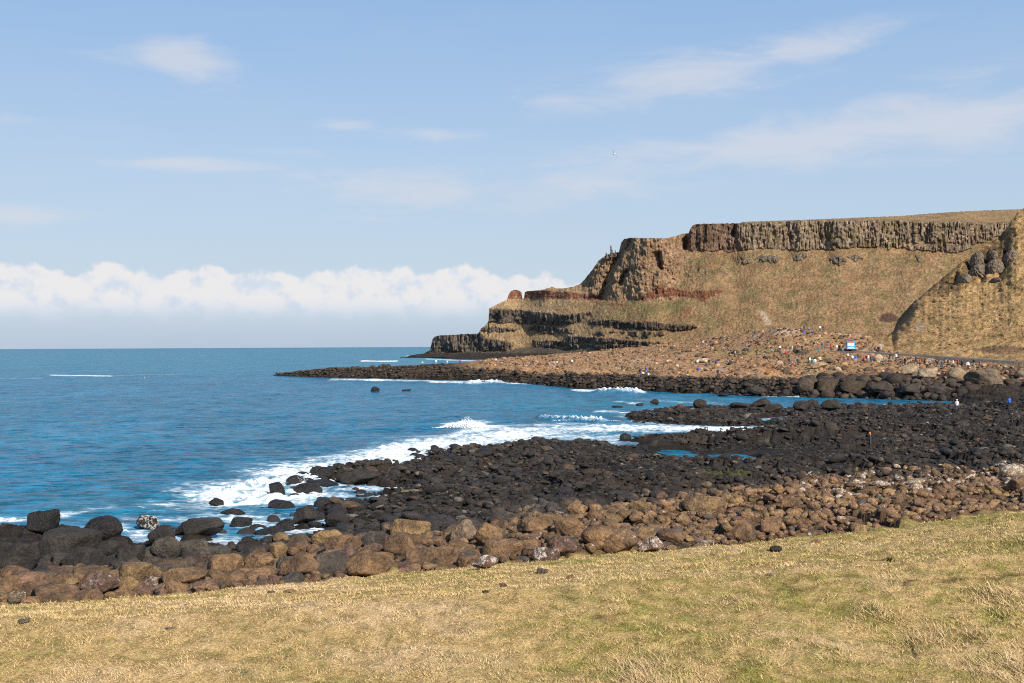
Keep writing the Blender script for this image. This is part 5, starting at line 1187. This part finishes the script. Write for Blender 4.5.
# ------------------------------------------------------------------ light
SUN_AZ = R(149); SUN_EL = R(34)       # azimuth clockwise from the view direction (+Y)
sun = bpy.data.lights.new('sun', 'SUN'); sun.energy = 4.8; sun.angle = R(.53); sun.color = (1.0, .93, .82)
so = bpy.data.objects.new('sun', sun); COL.objects.link(so)
dv = Vector((math.sin(SUN_AZ) * math.cos(SUN_EL), math.cos(SUN_AZ) * math.cos(SUN_EL), math.sin(SUN_EL)))
so.rotation_euler = dv.to_track_quat('Z', 'Y').to_euler(); so.location = (0, 0, 300)
W = bpy.data.worlds.new('World'); SC.world = W; W.use_nodes = True; nt = W.node_tree; nt.nodes.clear(); g = NT(nt)
out = g.n('ShaderNodeOutputWorld'); bg = g.n('ShaderNodeBackground'); g.l(bg.outputs[0], out.inputs[0]); bg.inputs['Strength'].default_value = .10
sky = g.n('ShaderNodeTexSky', sky_type='NISHITA'); sky.sun_disc = False; sky.sun_elevation = SUN_EL; sky.sun_rotation = SUN_AZ; sky.altitude = 10; sky.air_density = 1.0; sky.dust_density = .6; sky.ozone_density = 2.5
tc = g.n('ShaderNodeTexCoord').outputs['Generated']; sp = g.n('ShaderNodeSeparateXYZ'); g.l(tc, sp.inputs[0])
ax = g.m('MULTIPLY', g.m('ARCTAN2', sp.outputs[0], sp.outputs[1]), F); el = g.m('MULTIPLY', g.m('ARCSINE', sp.outputs[2]), F)
cv = g.n('ShaderNodeCombineXYZ'); g.l(g.m('DIVIDE', ax, 100), cv.inputs[0]); g.l(g.m('DIVIDE', el, 100), cv.inputs[1]); cvec = cv.outputs[0]
# cumulus bank low over the horizon
tops = g.noise(g.mapv(cvec, (1, .25, 1)), 1.6, 2, .5); puff = g.noise(cvec, 4.2, 5, .55, .1); puff2 = g.noise(g.mapv(cvec, (1, 1.2, 1), (.03, .06, 0)), 4.2, 5, .55, .1)
edge_ = g.m('ADD', g.m('MULTIPLY', g.m('SUBTRACT', tops, .5), 44), g.m('MULTIPLY', g.m('SUBTRACT', puff, .5), 28))
top = g.m('ADD', 75, edge_)
fall = g.rng(ax, 20, 120, 0, 22); top = g.m('SUBTRACT', top, fall)
mk = g.m('MULTIPLY', g.rng(g.m('SUBTRACT', top, el), -1, 5), g.rng(g.m('ADD', el, g.m('MULTIPLY', g.m('SUBTRACT', puff, .5), 22)), 22, 44))
mk = g.m('MULTIPLY', mk, g.rng(ax, 60, 160, 1, 0))
shade = g.rng(g.m('SUBTRACT', puff, puff2), -.26, .05)
cum = g.mix(g.m('MULTIPLY', shade, g.rng(el, 26, 52)), (4.6, 5.15, 6.0), (6.1, 5.95, 5.95))
# thin wisps
wisp = None
st_n = g.noise(g.mapv(cvec, (.55, 2.2, 1)), 1.6, 7, .6, .5)
for cx_, cy_, rx_, ry2, sl, am in ((182, 70, 50, 20, .1, 1.0), (115, 76, 45, 12, 0, .55), (700, 78, 130, 24, -.14, .85), (810, 60, 90, 20, -.1, .85), (560, 100, 50, 12, 0, .5), (790, 150, 210, 24, -.08, .95), (980, 135, 120, 34, 0, .85), (480, 190, 220, 20, 0, .7), (380, 215, 70, 9, 0, .5),
                                   (25, 222, 70, 10, 0, .8), (195, 169, 80, 7, 0, .7), (352, 128, 35, 7, 0, .6), (425, 135, 55, 9, 0, .6), (640, 165, 60, 14, -.1, .5), (10, 135, 35, 8, 0, .5), (300, 155, 60, 6, 0, .3), (960, 95, 60, 12, 0, .4)):
    ux = math.atan((cx_ - 512) / F) * F; uy = 346 - cy_
    dx = g.m('DIVIDE', g.m('SUBTRACT', ax, ux), rx_); dy = g.m('DIVIDE', g.m('ADD', g.m('SUBTRACT', el, uy), g.m('MULTIPLY', g.m('SUBTRACT', ax, ux), sl)), ry2)
    r2 = g.m('ADD', g.m('MULTIPLY', dx, dx), g.m('MULTIPLY', dy, dy)); e = g.m('MULTIPLY', g.m('POWER', 2.718, g.m('MULTIPLY', r2, -1.0)), am)
    wisp = e if wisp is None else g.m('MAXIMUM', wisp, e)
wm = g.m('MULTIPLY', g.rng(g.m('ADD', wisp, g.m('MULTIPLY', g.m('SUBTRACT', st_n, .5), 2.1)), .05, 1.0), g.rng(wisp, .02, .25))
veil = g.m('MULTIPLY', g.rng(g.noise(g.mapv(cvec, (.25, 1.2, 1)), 1.0, 5, .6), .42, .75), g.rng(el, 20, 330, .35, .12))
grad = g.mix(g.rng(el, 60, 200, smooth=False), (3.75, 4.5, 5.35), (3.15, 4.2, 5.6)); grad = g.mix(g.rng(el, 180, 345, smooth=False), grad, (2.1, 3.4, 5.4)); grad = g.mix(g.rng(el, 50, 0), grad, (3.05, 3.85, 5.0))
skyb = g.mix(g.rng(el, 350, 900, .88, 0), sky.outputs[0], grad)
skyc = g.mix(g.m('ADD', veil, g.rng(el, 0, 330, .0, .0), clamp=True), skyb, (3.9, 4.4, 5.25))
skyc = g.mix(g.m('MULTIPLY', wm, .62), skyc, (5.0, 5.1, 5.5))
skyc = g.mix(g.m('MULTIPLY', mk, .9), skyc, cum)
g.l(skyc, bg.inputs['Color'])
SC.view_settings.view_transform = 'Standard'; SC.view_settings.look = 'None'; SC.view_settings.gamma = 1; SC.view_settings.use_curve_mapping = False
SC.view_settings.exposure = 0.5
SC.cycles.max_bounces = 5; SC.cycles.diffuse_bounces = 2; SC.cycles.glossy_bounces = 2; SC.cycles.use_denoising = False; SC.cycles.pixel_filter_type = 'BLACKMAN_HARRIS'; SC.cycles.filter_width = 1.1
